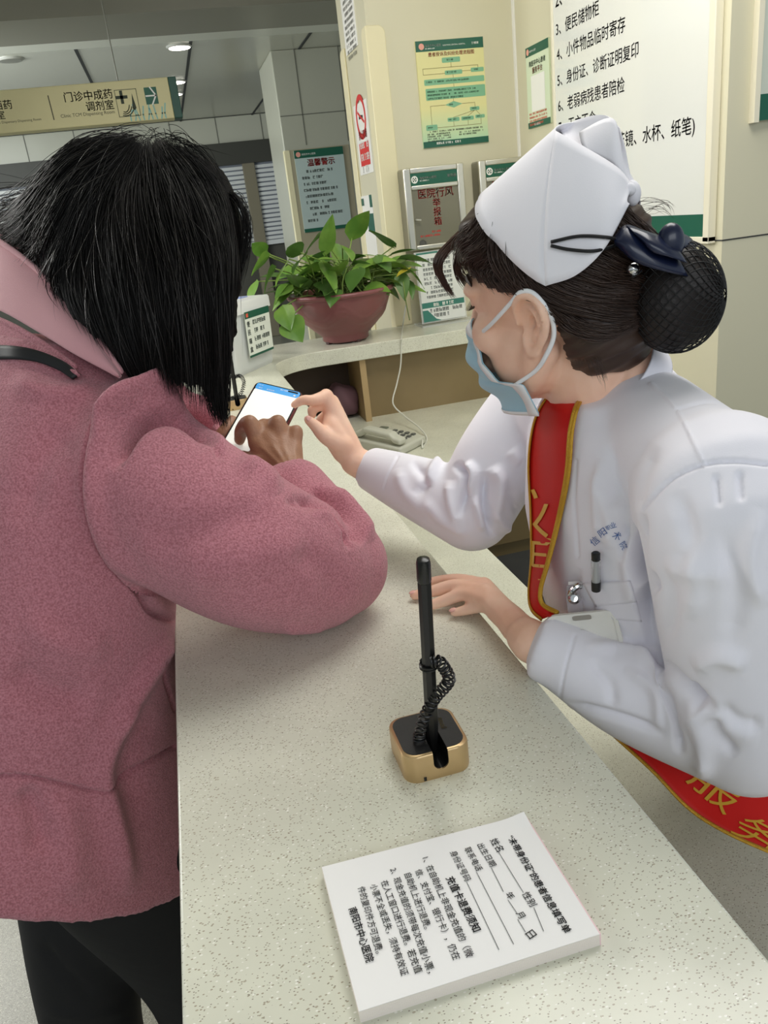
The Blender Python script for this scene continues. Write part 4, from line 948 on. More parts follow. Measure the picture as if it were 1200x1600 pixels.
# ================================================================== NURSE
nurse = thing('nurse', 'person in white uniform, white cap and blue face mask pointing at a phone', 'person', (.74, .80, 0))
M_skin = mat('skin', '#fbd0b6', .5, sss=.08, var=(22, '#f2bfa2', .35, .7), bump=(350, .08)); M_uni = mat('white_cotton', '#f1eff7', .75, bump=(900, .06), sheen=.1)
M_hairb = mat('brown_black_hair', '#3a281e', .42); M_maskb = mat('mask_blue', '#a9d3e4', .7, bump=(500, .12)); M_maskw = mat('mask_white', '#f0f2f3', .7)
NF = np.array([-.645, .755, -.02]); NF /= np.linalg.norm(NF); NL = np.array([-.7596, -.6277, -.1704]); NL -= NF*(NF@NL); NL /= np.linalg.norm(NL); NU = np.cross(NF, NL)
NM = np.stack([NF, NL, NU], 1); NH = np.array([.397, .812, 1.479])
NLc = lambda x, y, z: NH+NM@np.array([x, y, z])
sh_n = D(1138, 800, .70); el_n = D(1165, 1140, .82); wr_n = ZP(832, 1003, 1.113)
sh_f = np.array([.48, 1.03, 1.300]); el_f = D(738, 798, 1.15); wr_f = D(574, 730, 1.27)
# body
g = G(); head_shape(g, NH, NM, 1.0, np.array([.448, .795, 1.375]))
for y in (1, -1): ear_mesh(NLc, y, g)
g.capsule([(.80, .78, .80), (.68, .79, .95), (.545, .80, 1.14), (.475, .80, 1.28), (.452, .797, 1.35)], [.085, .08, .08, .07, .055], 20)
g.capsule([sh_f, (sh_f+sh_n)/2, sh_n], [.04, .05, .04], 16)
g.capsule([sh_n, (sh_n+el_n)/2, el_n], [.045, .042, .034], 14); g.capsule([el_n, (el_n*.6+wr_n*.4)+np.array([0, 0, -.012]), wr_n], [.033, .030, .025], 14)
g.capsule([sh_f, (sh_f+el_f)/2, el_f], [.045, .042, .034], 14); g.capsule([el_f, (el_f*.6+wr_f*.4), wr_f], [.036, .034, .024], 14)
for y in (-.09, .09): g.capsule([(.80, .78+y, .82), (.80, .78+y*1.1, .47), (.80, .78+y*1.1, .06)], [.085, .055, .038], 14); g.capsule([(.81, .78+y*1.1, .035), (.68, .78+y*1.1, .03)], [.035, .026], 12)
def q6(x, y): return 540+x/3.2, 600+y/3.2
def hand(g, wrist, fingers, thumb, rp=.0125, rw=.021):
    for pts, r in fingers:
        g.capsule([wrist+(pts[0]-wrist)*.02, (wrist*.45+pts[0]*.55), pts[0]], [rw, rp*1.15, r[0]*1.12], 12); g.capsule(pts, r, 12, 14)
    for (a, _), (b, _) in zip(fingers[:-1], fingers[1:]):
        g.capsule([wrist*.7+(a[0]+b[0])*.15, (a[0]+b[0])/2*.9+wrist*.1], [rw*.9, rp*.86], 10)
    pts, r = thumb; g.capsule(pts, r, 12, 14)
# near (left) hand resting on the counter, palm down
zc = CT
def zq(x, y, z): return ZP(*q6(x, y), zc+z)
wl = zq(905, 1265, .034)
Lh = [([zq(690, 1010, .030), zq(570, 982, .022), zq(470, 985, .013), zq(395, 1000, .008)], [.0115, .0098, .0085, .0068]),
      ([zq(700, 1045, .034), zq(560, 1010, .027), zq(440, 1035, .015), zq(345, 1057, .008)], [.0118, .0102, .0090, .0072]),
      ([zq(720, 1085, .034), zq(600, 1050, .027), zq(490, 1085, .014), zq(410, 1112, .008)], [.0115, .0098, .0086, .0068]),
      ([zq(745, 1140, .028), zq(690, 1112, .023), zq(610, 1128, .013), zq(545, 1143, .008)], [.0104, .0088, .0076, .0062])]
hand(g, wl, Lh, ([zq(800, 1130, .018), zq(740, 1085, .010), zq(690, 1055, .008)], [.013, .0105, .0075]))
g.capsule([wr_n, wl], [.026, .024], 14)
def q4(x, y): return 330+x/4.4444, 560+y/4.4444
# far (right) hand pointing at the screen
def dq(x, y, d): return D(*q4(x, y), d)
wf = dq(1000, 715, 1.255)
Rh = [([dq(800, 262, 1.235), dq(705, 292, 1.215), dq(640, 288, 1.21), dq(578, 322, 1.212)], [.0108, .0092, .0080, .0064]),
      ([dq(838, 300, 1.255), dq(745, 330, 1.24), dq(700, 360, 1.24), dq(703, 395, 1.245)], [.0108, .0090, .0078, .0066]),
      ([dq(870, 360, 1.272), dq(790, 400, 1.265), dq(755, 432, 1.268), dq(775, 462, 1.272)], [.0106, .0088, .0076, .0064]),
      ([dq(900, 430, 1.285), dq(835, 455, 1.285), dq(812, 480, 1.285), dq(830, 505, 1.287)], [.0098, .0080, .0070, .0060])]
hand(g, wf, Rh, ([dq(915, 600, 1.235), dq(800, 545, 1.22), dq(725, 470, 1.215), dq(672, 425, 1.212)], [.0165, .0130, .0098, .0072]), rp=.0135)
g.capsule([dq(930, 640, 1.25), dq(850, 520, 1.235), dq(830, 400, 1.24)], [.022, .019, .013], 12)
g.capsule([wr_f, wf], [.026, .024], 14)
V, F = remesh(g, .0027, 3); hq = (V-NH)@NM; V = lap(V, F, 10, .6, ((hq[:, 2] > -.14) & (hq[:, 0] > .012) & (np.abs(hq[:, 1]) < .10)).astype(float))
qe = lambda *p: [(700+x/6, 440+y/6) for x, y in p]
V = sculpt(V, F, [(qe((775, 320), (800, 400), (775, 465)), 2.6, -.0055), (qe((720, 190), (800, 250), (845, 340), (850, 440)), 1.8, -.0028), (qe((690, 130), (790, 140), (870, 280), (880, 450), (820, 600)), 2.2, .0022)])
body = smesh('body', V, F, M_skin, nurse); nbv = bvh(V, F)
# ear hollow and lobes come from the body mesh; lashes, brows and nails are parts
g = G()
for y in (-1, 1):
    for k in range(9):
        a = NLc(.084-.0012*k, y*(.022+.0035*k), .010); g.tube([a, a+NM@np.array([.006, y*.002, -.002]), a+NM@np.array([.010, y*.003, -.0005])], [.0007, .0005, .0002], 4)
g.build('eyelash', M_hairb, nurse)
g = G()
for y in (-1, 1): g.tube(crom([NLc(.088, y*.014, .034), NLc(.086, y*.032, .040), NLc(.072, y*.052, .034)], 10), [.001]+[.0032]*7+[.002, .0006], 6)
g.build('eyebrow', M_hairb, nurse, True)
M_nail = mat('nail', '#e9b3a6', .25)
for pts, r in (Lh[1], Lh[3]):
    d_ = pts[-1]-pts[-2]; d_ /= np.linalg.norm(d_); n_ = np.array([0, 0, 1.]); n_ -= d_*(n_@d_); n_ /= np.linalg.norm(n_); s_ = np.cross(n_, d_)
    g = G(); g.ell(pts[-1]+n_*r[-1]*.72+d_*.001, (.0058, .0046, .0022), np.stack([d_, s_, n_], 1), 16, 8); g.build('fingernail', M_nail, nurse, 'all')
th = Rh and [dq(725, 470, 1.215), dq(672, 425, 1.212)]; d_ = th[1]-th[0]; d_ /= np.linalg.norm(d_); n_ = CAM-th[1]; n_ -= d_*(n_@d_); n_ /= np.linalg.norm(n_)
n_ = n_+np.array([0, 0, .7]); n_ -= d_*(n_@d_); n_ /= np.linalg.norm(n_)
g = G(); g.ell(th[1]+n_*.0052, (.0058, .0046, .002), np.stack([d_, np.cross(n_, d_), n_], 1), 16, 8); g.build('fingernail', M_nail, nurse, 'all')
# ---- uniform
def dep_of(b, x, y):
    h = hit(b, x, y); return None if h is None else float((h[0]-CAM)@RC@np.array([0, 0, 1]))
def ering(c, wv, a, dv, b, n=40, p=2.3):
    t = np.linspace(0, 2*np.pi, n, endpoint=False); ct, st = np.cos(t), np.sin(t)
    return np.asarray(c)+np.outer(np.sign(ct)*np.abs(ct)**(2/p)*a, wv)+np.outer(np.sign(st)*np.abs(st)**(2/p)*b, dv)
wv = np.array([.14, .99, 0]); 
g = G(); R_ = []
for c, a, b, tl in (((.83, .78, .62), .20, .15, 0), ((.80, .78, .78), .19, .14, .1), ((.67, .79, .95), .175, .14, .35), ((.522, .80, 1.13), .190, .150, .35), ((.485, .80, 1.235), .205, .125, .3), ((.468, .80, 1.300), .195, .098, .2), ((.455, .80, 1.345), .145, .080, .2), ((.447, .797, 1.382), .078, .066, .25)):
    dv = np.array([-math.cos(tl), .14, -math.sin(tl)]); R_.append(ering(c, wv, a, dv/np.linalg.norm(dv), b))
g.loft(R_)
g.capsule([np.array([.465, .74, 1.335]), sh_n+np.array([.01, .05, .022])], [.066, .060], 28, 16)
g.capsule([sh_n+np.array([.02, .05, .0]), sh_n, sh_n*.5+el_n*.5, el_n], [.078, .078, .073, .068], 28, 20)
e1_ = el_n*.5+wr_n*.5; g.capsule([el_n, e1_+np.array([0, 0, -.012]), wr_n*.85+el_n*.15], [.067, .054, .042], 28, 20)
g.tube([wr_n*.8+el_n*.2, wr_n*.97+el_n*.03], [.042, .0395], 28)
g.capsule([sh_f-np.array([0, .05, 0]), sh_f, sh_f*.5+el_f*.5+np.array([-.01, 0, .004]), el_f], [.07, .072, .066, .060], 28, 20)
g.capsule([el_f, el_f*.5+wr_f*.5, wr_f*.86+el_f*.14], [.060, .049, .039], 28, 20); g.tube([wr_f*.8+el_f*.2, wr_f*.98+el_f*.02], [.039, .036], 28)
V, F = subdiv(*remesh(g, .0042, 6))
q7 = lambda *p: [(800+x/2.1625, 600+y/2.1625) for x, y in p]
Q6 = lambda *p: [(540+x/3.2, 600+y/3.2) for x, y in p]
S = [(q7((455, 915), (520, 955), (600, 1035), (700, 1100)), 8, -.0068), (q7((600, 1010), (625, 1060), (650, 1090)), 7, -.008),
     (q7((350, 905), (480, 955), (545, 1080), (600, 1260)), 16, .006), (q7((520, 1010), (560, 1120), (570, 1260)), 8, -.006), (q7((600, 1060), (650, 1200), (645, 1340)), 14, .006), (q7((680, 1120), (700, 1180), (760, 1260)), 10, -.0035),
     (q7((640, 1040), (720, 1150), (840, 1195)), 18, .0022), (q7((700, 1080), (770, 1140), (850, 1150)), 10, -.0028), (q7((170, 1080), (350, 1120), (520, 1180)), 7, -.004), (q7((240, 880), (400, 900), (500, 960)), 9, .003),
     (q7((440, 430), (428, 600), (468, 680), (445, 735), (480, 905)), 8, -.014), (q7((395, 520), (400, 650), (430, 760)), 12, .004), (q7((380, 470), (375, 600)), 7, -.003),
     (q7((440, 420), (540, 322), (650, 272), (760, 262), (865, 272)), 3, -.0028, 'f'), (q7((470, 0), (560, 90), (650, 272)), 2.5, .0020, 'f'), (q7((555, 88), (650, 62), (760, 76), (865, 104)), 2.5, -.002, 'f'),
     (q7((610, 960), (700, 920), (800, 950)), 14, .004), (q7((270, 800), (300, 850), (330, 900)), 45, -.008, 'g', (.864, .95)), (q7((480, 640), (600, 620), (760, 660)), 18, .003), (q7((700, 480), (760, 700), (730, 900)), 20, -.003), (q7((560, 360), (600, 520), (560, 620)), 14, -.003), (q7((690, 300), (700, 420)), 6, -.002), (q7((770, 290), (775, 400)), 6, -.002),
     (q7((212, 850), (180, 960), (158, 1085)), 2.2, -.0020, 'f'), (q7((222, 580), (210, 400), (215, 260)), 3, -.002, 'f'),
     (q7((285, 300), (330, 450), (330, 560)), 10, .003), (q7((350, 320), (380, 440), (360, 560)), 8, -.003), (q7((230, 620), (190, 720), (180, 800)), 9, -.003),
     (Q6((262, 362), (215, 450), (190, 525)), 1.8, -.0016, 'f'), (Q6((480, 362), (440, 430), (400, 500)), 8, .006), (Q6((330, 380), (400, 480), (350, 560)), 7, -.004), (Q6((545, 395), (600, 470), (570, 670)), 6, -.007), (Q6((600, 392), (640, 450), (600, 560)), 7, .006),
     (Q6((690, 440), (690, 600), (735, 770)), 6, -.008), (Q6((730, 410), (770, 500), (735, 690)), 10, .006), (Q6((520, 480), (530, 600), (570, 720)), 8, .004), (Q6((260, 420), (300, 540), (420, 660)), 9, .003), (Q6((800, 480), (860, 620), (900, 660)), 9, -.003), (Q6((720, 620), (800, 720), (920, 745)), 8, .004), (Q6((820, 330), (880, 400)), 10, .003)]
S += [(q7((300, 250), (290, 400), (300, 540)), 9, .003), (q7((330, 200), (350, 330), (330, 430)), 8, -.0025), (q7((480, 200), (430, 330), (400, 430)), 14, -.003), (q7((560, 500), (620, 640), (600, 800)), 16, .003), (q7((500, 560), (540, 740), (520, 880)), 12, -.003), (q7((840, 420), (800, 600), (850, 760)), 16, .0035), (q7((380, 960), (480, 1040), (500, 1180)), 9, .003), (q7((260, 930), (330, 1010), (340, 1100)), 9, -.002), (Q6((380, 560), (480, 680), (620, 760)), 8, .003), (Q6((640, 560), (670, 660), (690, 740)), 7, .004)]
S = [(a[0], a[1], a[2]*(1.9 if a[1] > 3.5 else 1.2))+tuple(a[3:]) for a in S]
V = sculpt(V, F, S)
uni = smesh('uniform', V, F, M_uni, nurse); ubv = bvh(V, F)
# stand-up collar
g = G(); rows = []
nb = np.array([.448, .795, 1.372]); nt = NLc(-.034, 0, -.085)
for f, a, b, up in ((0, .078, .072, 0), (.5, .074, .068, .016), (1, .071, .064, .032)):
    t = np.linspace(-2.75, 2.75, 40)
    ax = (nt-nb)/np.linalg.norm(nt-nb); c = nb+ax*(up-.002); fr = np.array([.93, .05, .1]); fr -= ax*(fr@ax); fr /= np.linalg.norm(fr); sd = np.cross(ax, fr)
    rows.append(np.array([c+fr*math.cos(x)*b+sd*math.sin(x)*a+ax*(-.010*abs(x)/2.75) for x in t]))
g.grid(np.array(rows), .0022); g.build('collar', M_uni, nurse, 'all', subsurf=1)
# chest pocket with its flap, laid on the uniform
Z6 = lambda x, y: (860+x/6, 780+y/6)
px, py = bilin(Z6(300, 790), Z6(740, 775), Z6(420, 1010), Z6(815, 965), 8, 16); A = drape(ubv, px, py, .004); g = G(); g.grid(A, .003); g.build('pocket_flap', M_uni, nurse, 'all')
px, py = bilin(Z6(400, 985), Z6(815, 965), Z6(440, 1120), Z6(860, 1150), 8, 14); A = drape(ubv, px, py, .0025); g = G(); g.grid(A, .002); g.build('pocket', M_uni, nurse, 'all')
# blue embroidered arc of characters
g = G()
for ch, (x, y), s_, a in (('信', (420, 390), 40, -.75), ('阳', (492, 310), 36, -.6), ('职', (545, 265), 20, -.5), ('业', (588, 240), 26, -.3), ('术', (622, 340), 38, .45), ('院', (690, 435), 34, 1.0)):
    ca, sa = math.cos(a), math.sin(a); cor = [Z6(x+(u*ca-v*sa)*s_, y+(u*sa+v*ca)*s_) for u, v in ((-1, -1), (1, -1), (-1, 1), (1, 1))]
    write_on(g, ubv, ch, *cor, lift=.001, bold=.02)
g.build('embroidery', mat('thread_blue', '#3f66a8', .7), nurse)
# ---- pen in the pocket, badge holder on its clip
ptop_ = hit(ubv, *Z6(478, 480)); pbot_ = hit(ubv, *Z6(470, 800))
a = ptop_[0]+ptop_[1]*.008; b = pbot_[0]+pbot_[1]*.007; ax = (b-a)/np.linalg.norm(b-a); 
t = thing('gel_pen', 'clear and black pen clipped upright in the white chest pocket', 'pen', a)
g = G(); g.tube([a+ax*s for s in (0, .001, .0085, .0095)], [.0035, .0046, .0046, .0040], 16); g.build('end_plug', mat('black_plastic', '#121212', .35), t, True)
g = G(); g.tube([a+ax*s for s in (.009, .0345)], .0050, 20); g.build('clear_barrel', mat('clear_barrel', '#dfe2e4', .08, alpha=.35), t, True)
g = G(); g.tube([a+ax*s for s in (.010, .012, .028, .034)], [.0012, .0018, .0036, .0042], 16); g.build('metal_tip', mat('tip_metal', '#a9a9a8', .25, .9), t, True)
g = G(); g.tube([a+ax*s for s in (.034, .035, .046)], [.0046, .0050, .0048], 16); g.build('grip', mat('black_plastic', '#121212', .35), t, True)
# badge holder: a white rounded case lying under the pocket
t = thing('badge_holder', 'white rounded badge case hanging from the chest pocket clip above the forearm', 'badge holder', D(930, 975, .80))
c00, c01, c10, c11 = (D(851, 963, .880), D(962, 952, .842), D(905, 1062, .884), D(1018, 1032, .846))
ex = c01-c00; wB = np.linalg.norm(ex); ex /= wB; ey = (c10-c00); ey -= ex*(ey@ex); hB = np.linalg.norm(ey); ey /= hB; ez = np.cross(ex, ey)
if ez@(CAM-c00) < 0: ez = -ez
ctr_ = c00+ex*wB/2+ey*.058; MB = np.eye(4); MB[:3, 0] = ex; MB[:3, 1] = ey; MB[:3, 2] = ez; MB[:3, 3] = ctr_
M_case = mat('white_case', '#eceae2', .3)
g = G(); g.prism(rounded_square(wB/2, .058, .011), -.004, .0, MB); g.build('case', M_case, t, bevel=.0012)
g = G(); o_ = rounded_square(wB/2, .058, .011); i_ = rounded_square(wB/2-.004, .054, .008); k = len(o_)
for z0, z1 in ((0, .0022),):
    W = [MB[:3, :3]@np.array([x, y, z])+ctr_ for z in (z0, z1) for lst in (o_, i_) for x, y in lst]
    g.add(W, [(j, (j+1) % k, 2*k+(j+1) % k, 2*k+j) for j in range(k)]+[(k+j, 3*k+j, 3*k+(j+1) % k, k+(j+1) % k) for j in range(k)]+[(2*k+j, 2*k+(j+1) % k, 3*k+(j+1) % k, 3*k+j) for j in range(k)])
g.build('rim', M_case, t)
g = G(); g.prism([(x*.95+.002, y*.32-.053) for x, y in rounded_square(.011, .0085, .004)], .0022, .0026, MB); g.build('slot', mat('slot_grey', '#9b958c', .4), t)
g = G(); g.prism([(x-.0, y-.02) for x, y in [(.013*math.cos(q), .009*math.sin(q)) for q in np.linspace(0, 2*math.pi, 24)[:-1]]], .0003, .0008, MB); g.build('red_mark', mat('dusky_red_mark', '#9c5a55', .5), t)
cp_ = D(897, 935, .875); g = G(); g.lathe([(.0004, .004), (.004, .0036), (.006, .0015), (.0068, 0), (.0068, -.002)], (0, 0, 0), 24); vv = np.vstack(g.V); nn = CAM-cp_; nn /= np.linalg.norm(nn); u_, v_ = frame_from(nn); g.V = [vv@np.stack([u_, v_, nn])+cp_]
g.build('snap_button', mat('chrome', '#d5d5d3', .12, 1), t, True)
g = G(); A = np.array([[D(x, y, .882) for x in np.linspace(x0, x1, 4)] for y, x0, x1 in ((915, 886, 912), (935, 885, 911), (958, 888, 912))]); g.grid(A, .0008); g.build('clear_strap', mat('clear_strap', '#e6e4ea', .1, alpha=.35), t, 'all')
g = G(); g.tube(crom([D(888, 930, .875), D(900, 918, .87), D(913, 910, .87)], 8), [.0012, .003, .0035, .0035, .0035, .003, .003, .002], 8); g.tube([D(890, 922, .873), D(909, 917, .869)], .0018, 6); g.build('clip', mat('chrome', '#d5d5d3', .12, 1), t, True)
g = G(); A = np.array([[D(x, y+dy, .875) for x, y in ((888, 909), (905, 908), (922, 904))] for dy in (0, 5)]); g.grid(A, .0006); g.build('name_slip', mat('slip_paper', '#e4dcd8', .5), t)
# ---- face mask
def S_(v): return np.array([np.interp(v, [0, .3, .55, .75, 1], [.078, .070, .044, .012, .004]), np.interp(v, [0, .3, .55, .75, 1], [.048, .060, .073, .082, .070]), np.interp(v, [0, .3, .55, .75, 1], [-.022, -.050, -.068, -.066, -.108])])
def C_(v): return np.array([np.interp(v, [0, .25, .5, .75, 1], [.102, .1175, .112, .099, .076]), 0, np.interp(v, [0, .25, .5, .75, 1], [-.014, -.042, -.072, -.103, -.130])])
rows = []
for v in np.linspace(0, 1, 34):
    s_, c_ = S_(v), C_(v); r_ = []
    for t_ in np.linspace(-1, 1, 41):
        f = abs(t_); p = np.array([c_[0]+(s_[0]-c_[0])*f**1.9, s_[1]*np.sign(t_)*f**.85, c_[2]+(s_[2]-c_[2])*f**1.3])
        p += np.array([1, .6*np.sign(t_), 0])*(.0032*math.sin(v*2*math.pi*3.2)*(1-f**6)+.003*math.exp(-((v-.52)/.07)**2)*math.exp(-((f-.8)/.2)**2)*(1 if t_ > 0 else .3))
        r_.append(NLc(*p))
    rows.append(r_)
A = np.array(rows); mk_ = G(); mk_.grid(A, .0012); mask = mk_.build('face_mask', M_maskb, nurse, 'all', subsurf=1)
g = G()
for (i0, i1, j0, j1) in ((0, 3, 0, 41), (32, 34, 0, 41)): g.grid(A[i0:i1, j0:j1]+(NM@np.array([.0016, 0, 0]))*1.0, .0006)
for j0, j1 in ((0, 3), (38, 41)): g.grid(A[:, j0:j1]+(NM@np.array([.0008, .0014 if j0 else -.0014, 0])), .0006)
g.build('mask_edging', M_maskw, mask, 'all')
for y in (1, -1):
    u0 = A[1, 39 if y > 0 else 1]; l0 = A[24, 39 if y > 0 else 1]
    pts = [u0, NLc(.045, y*.073, -.002), NLc(.014, y*.083, .022), NLc(-.004, y*.091, .036), NLc(-.020, y*.094, .034), NLc(-.032, y*.091, .012), NLc(-.030, y*.084, -.012), NLc(-.018, y*.083, -.034), NLc(-.002, y*.079, -.052), l0]
    g = G(); g.tube(crom(pts, 60), .0017, 8, flat=1.5); g.build('ear_loop', M_maskw, mask, 'all')
# ---- hair
g = G(); hl = lambda c, r: g.ell(NLc(*c), r, NM, 40, 26)
hl((-.010, 0, .030), (.102, .086, .094)); hl((.030, 0, .070), (.072, .072, .052)); hl((-.052, 0, -.010), (.062, .076, .076))
g.capsule([NLc(-.08, 0, 0), NLc(-.115, 0, .0)], [.045, .035], 20)
V, F = remesh(g, .005, 4); q = (V-NH)@NM
keep = np.where(q[:, 0] > -.030, q[:, 2] > .030+.30*np.clip(q[:, 0]-.02, 0, 1)+np.where(q[:, 0] > .075, .02, 0), q[:, 2] > -.072)
N_ = vnormals(V, F); V = V+N_*(.0012*np.sin(q[:, 2]*420+q[:, 0]*150)+.0012*np.sin(q[:, 2]*230+4))[:, None]
fk = keep[F].all(1); hb = smesh('hair', V, F[fk], M_hairb, nurse); hbv = bvh(V, F[fk])
gA = [[(750, 332, .88), (736, 350, .885), (716, 372, .90), (705, 405, .91)], [(757, 364, .86), (745, 380, .865), (722, 400, .88), (735, 432, .88)], [(771, 400, .83), (763, 410, .835), (752, 425, .84), (775, 458, .83)], [(800, 418, .80), (790, 430, .81), (792, 450, .81), (815, 462, .80)],
      [(830, 425, .78), (825, 440, .78), (850, 462, .77), (905, 492, .76)], [(850, 430, .77), (880, 455, .76), (940, 480, .76), (1005, 490, .77)]]
P1 = guide_hair(gA, 900, 18, .0012, hbv, (.0003, .004))
gB = [[(770, 345, .85), (765, 400, .84), (800, 450, .80), (870, 478, .77), (950, 500, .76), (1010, 500, .77)], [(815, 410, .79), (850, 450, .77), (920, 470, .76), (1010, 475, .77)], [(870, 440, .76), (920, 455, .76), (970, 460, .77), (1012, 455, .78)], [(920, 410, .76), (960, 425, .77), (1000, 430, .78), (1025, 440, .79)],
      [(950, 370, .77), (985, 395, .78), (1015, 410, .79), (1040, 430, .8)], [(975, 320, .80), (1010, 355, .80), (1040, 385, .8), (1060, 420, .8)]]
P2 = guide_hair(gB, 1500, 18, .0012, hbv, (.0003, .0045))
gC = [[(850, 475, .77), (880, 510, .77), (930, 530, .77), (1000, 510, .77)], [(880, 490, .76), (920, 510, .76), (970, 510, .77), (1010, 495, .77)]]
P3 = guide_hair(gC, 300, 18, .0015, hbv, (.0003, .004))
P = [P1, P3]; strands('hair_strand', np.vstack(P), .00045, M_hairb, hb); strands('hair_strand', P2, .00045, M_hairb, hb)
gF = [[(752, 335, .89), (705, 375, .92), (682, 405, .93), (684, 430, .93), (706, 465, .93)], [(760, 350, .88), (712, 385, .91), (690, 412, .92), (695, 438, .92), (714, 470, .92)]]
P4 = guide_hair(gF, 120, 18, .0012, None, trunc=.15, wav=.001)
gF2 = [[(745, 372, .88), (715, 395, .90), (712, 425, .91), (728, 455, .90)], [(755, 380, .87), (722, 402, .89), (722, 428, .90), (745, 452, .88)]]
P5 = guide_hair(gF2, 80, 18, .0015, None, trunc=.2, wav=.001)
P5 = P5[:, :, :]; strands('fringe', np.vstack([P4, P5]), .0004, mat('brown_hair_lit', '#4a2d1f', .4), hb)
gW = [[(900, 505, .755), (915, 540, .75), (935, 575, .75), (945, 600, .75)], [(920, 520, .755), (930, 550, .75), (945, 580, .75), (950, 605, .75)], [(870, 490, .765), (880, 520, .76), (890, 545, .76), (900, 575, .76)]]
P6 = guide_hair(gW, 34, 14, .002, nbv, (.001, .004), wav=.002)
gX = [[(990, 320, .79), (1020, 300, .78), (1045, 315, .78), (1050, 335, .78)], [(985, 330, .79), (1010, 325, .78), (1035, 318, .78), (1062, 335, .78)], [(990, 335, .79), (1015, 335, .78), (1030, 330, .78), (1040, 340, .78)]]
P7 = guide_hair(gX, 14, 14, .002, None, wav=.003)
gY = [[(775, 468, .80), (785, 490, .80), (790, 510, .80), (795, 530, .80)], [(765, 455, .82), (770, 480, .81), (775, 500, .81), (780, 520, .81)]]
P8 = guide_hair(gY, 3, 14, .001, nbv, (.0006, .002), wav=.001)
strands('loose_hair', np.vstack([P6, P7]), .00022, M_hairb, hb)
# bun in its net, navy bow
bc = NLc(-.128, .006, -.004)
g = G(); g.ell(bc, (.044, .046, .053), NM, 48, 32); V = g.V[0]; q = V-bc; V += q*(.05*np.sin(q[:, [0]]*90+q[:, [2]]*60)); bun = g.build('bun', mat('bun_hair', '#1c1310', .5, bump=(260, .5)), hb, 'all')
g = G()
for k in range(30):
    a = 2*math.pi*k/30
    for sgn in (1, -1):
        pts = []
        for t_ in np.linspace(.12, math.pi-.12, 30):
            ph = a+sgn*t_*.9; d_ = NM@np.array([-math.cos(t_)*.0465, math.sin(t_)*math.cos(ph)*.0485, math.sin(t_)*math.sin(ph)*.0555]); pts.append(bc+d_)
        g.tube(pts, .00062, 4, False)
g.build('hair_net', mat('net_black', '#0b0a0a', .6), hb, 'all')
M_sat = mat('navy_satin', '#131c38', .3, coat=.2)
bowt = part('hair_bow', nurse); bowt['label'] = 'navy satin bow'
z8 = lambda x, y, d: D(960+x/5, 340+y/5, d)
def loopmesh(top, bot, th, nm):
    A = crom([z8(*p) for p in top], 18); B = crom([z8(*p) for p in bot], 18); n_ = []
    rows = []
    for f in np.linspace(0, 1, 9): 
        m_ = A*(1-f)+B*f; out = (CAM-m_); out /= np.linalg.norm(out, axis=1)[:, None]
        rows.append(m_+out*(th*math.sin(math.pi*f)))
    for f in np.linspace(1, 0, 9)[1:-1]:
        m_ = A*(1-f)+B*f; out = (CAM-m_); out /= np.linalg.norm(out, axis=1)[:, None]
        rows.append(m_-out*(th*math.sin(math.pi*f)))
    g = G(); R2 = np.array(rows); g.loft([R2[:, i] for i in range(18)], cap=True); return g.build(nm, M_sat, bowt, 'all')
loopmesh([(-5, 150, .735), (90, 55, .73), (250, 105, .735), (420, 160, .745)], [(0, 210, .735), (150, 340, .725), (350, 410, .725), (578, 462, .735)], .008, 'lower_loop')
loopmesh([(90, 60, .73), (220, 95, .722), (330, 130, .725), (460, 180, .735)], [(230, 200, .722), (300, 270, .715), (440, 310, .715), (572, 358, .725)], .006, 'upper_loop')
loopmesh([(430, 125, .745), (520, 120, .75), (600, 160, .76), (640, 230, .77)], [(450, 230, .74), (500, 270, .745), (560, 290, .755), (640, 262, .768)], .010, 'side_loop')
g = G(); g.ell(z8(440, 190, .73), (.013, .011, .017), None, 20, 14); g.build('knot', M_sat, bowt, 'all')
g = G(); c_ = z8(145, 400, .745); g.ell(c_, (.0062, .0062, .0062), None, 20, 14); g.tube([z8(140, 465, .745), z8(215, 415, .745)], .0012, 6); g.build('hair_pin', mat('chrome', '#d5d5d3', .12, 1), nurse, True)
# ---- cap
cap = part('nurse_cap', nurse); cap['label'] = 'stiff folded white cap'
M_cap = mat('cap_cotton', '#f1eff4', .7, bump=(700, .05))
inv = lambda p: (np.asarray(p)-NH)@NM
def patch(top, bot, n, m, bulge=0.0, side=0):
    A = crom([inv(D(*p)) for p in top], n); B = crom([inv(D(*p)) for p in bot], n); R2 = []
    for f in np.linspace(0, 1, m): R2.append(A*(1-f)+B*f+np.array([0, side, 0])*(bulge*4*f*(1-f)))
    return np.array(R2)
def Ly(px, py, y):
    a, b = inv(D(px, py, .7))[1], inv(D(px, py, .9))[1]; d_ = .7+.2*(y-a)/(b-a); return inv(D(px, py, d_))
def loc_patch(top, bot, n, m, bulge):
    A, B = crom(top, n), crom(bot, n); return np.array([A*(1-f)+B*f+np.array([0, bulge*4*f*(1-f), 0]) for f in np.linspace(0, 1, m)])
near_top = [Ly(868, 204, .024), Ly(915, 230, .030), Ly(966, 262, .026), Ly(990, 292, .012)]
near_bot = [Ly(852, 447, .100), Ly(900, 430, .093), Ly(945, 388, .078), Ly(984, 318, .040)]
S1 = loc_patch(near_top, near_bot, 24, 16, .012)
Bn, Cn = S1[0, 0], S1[-1, 0]
tt = np.linspace(-1, 1, 41); R2 = []
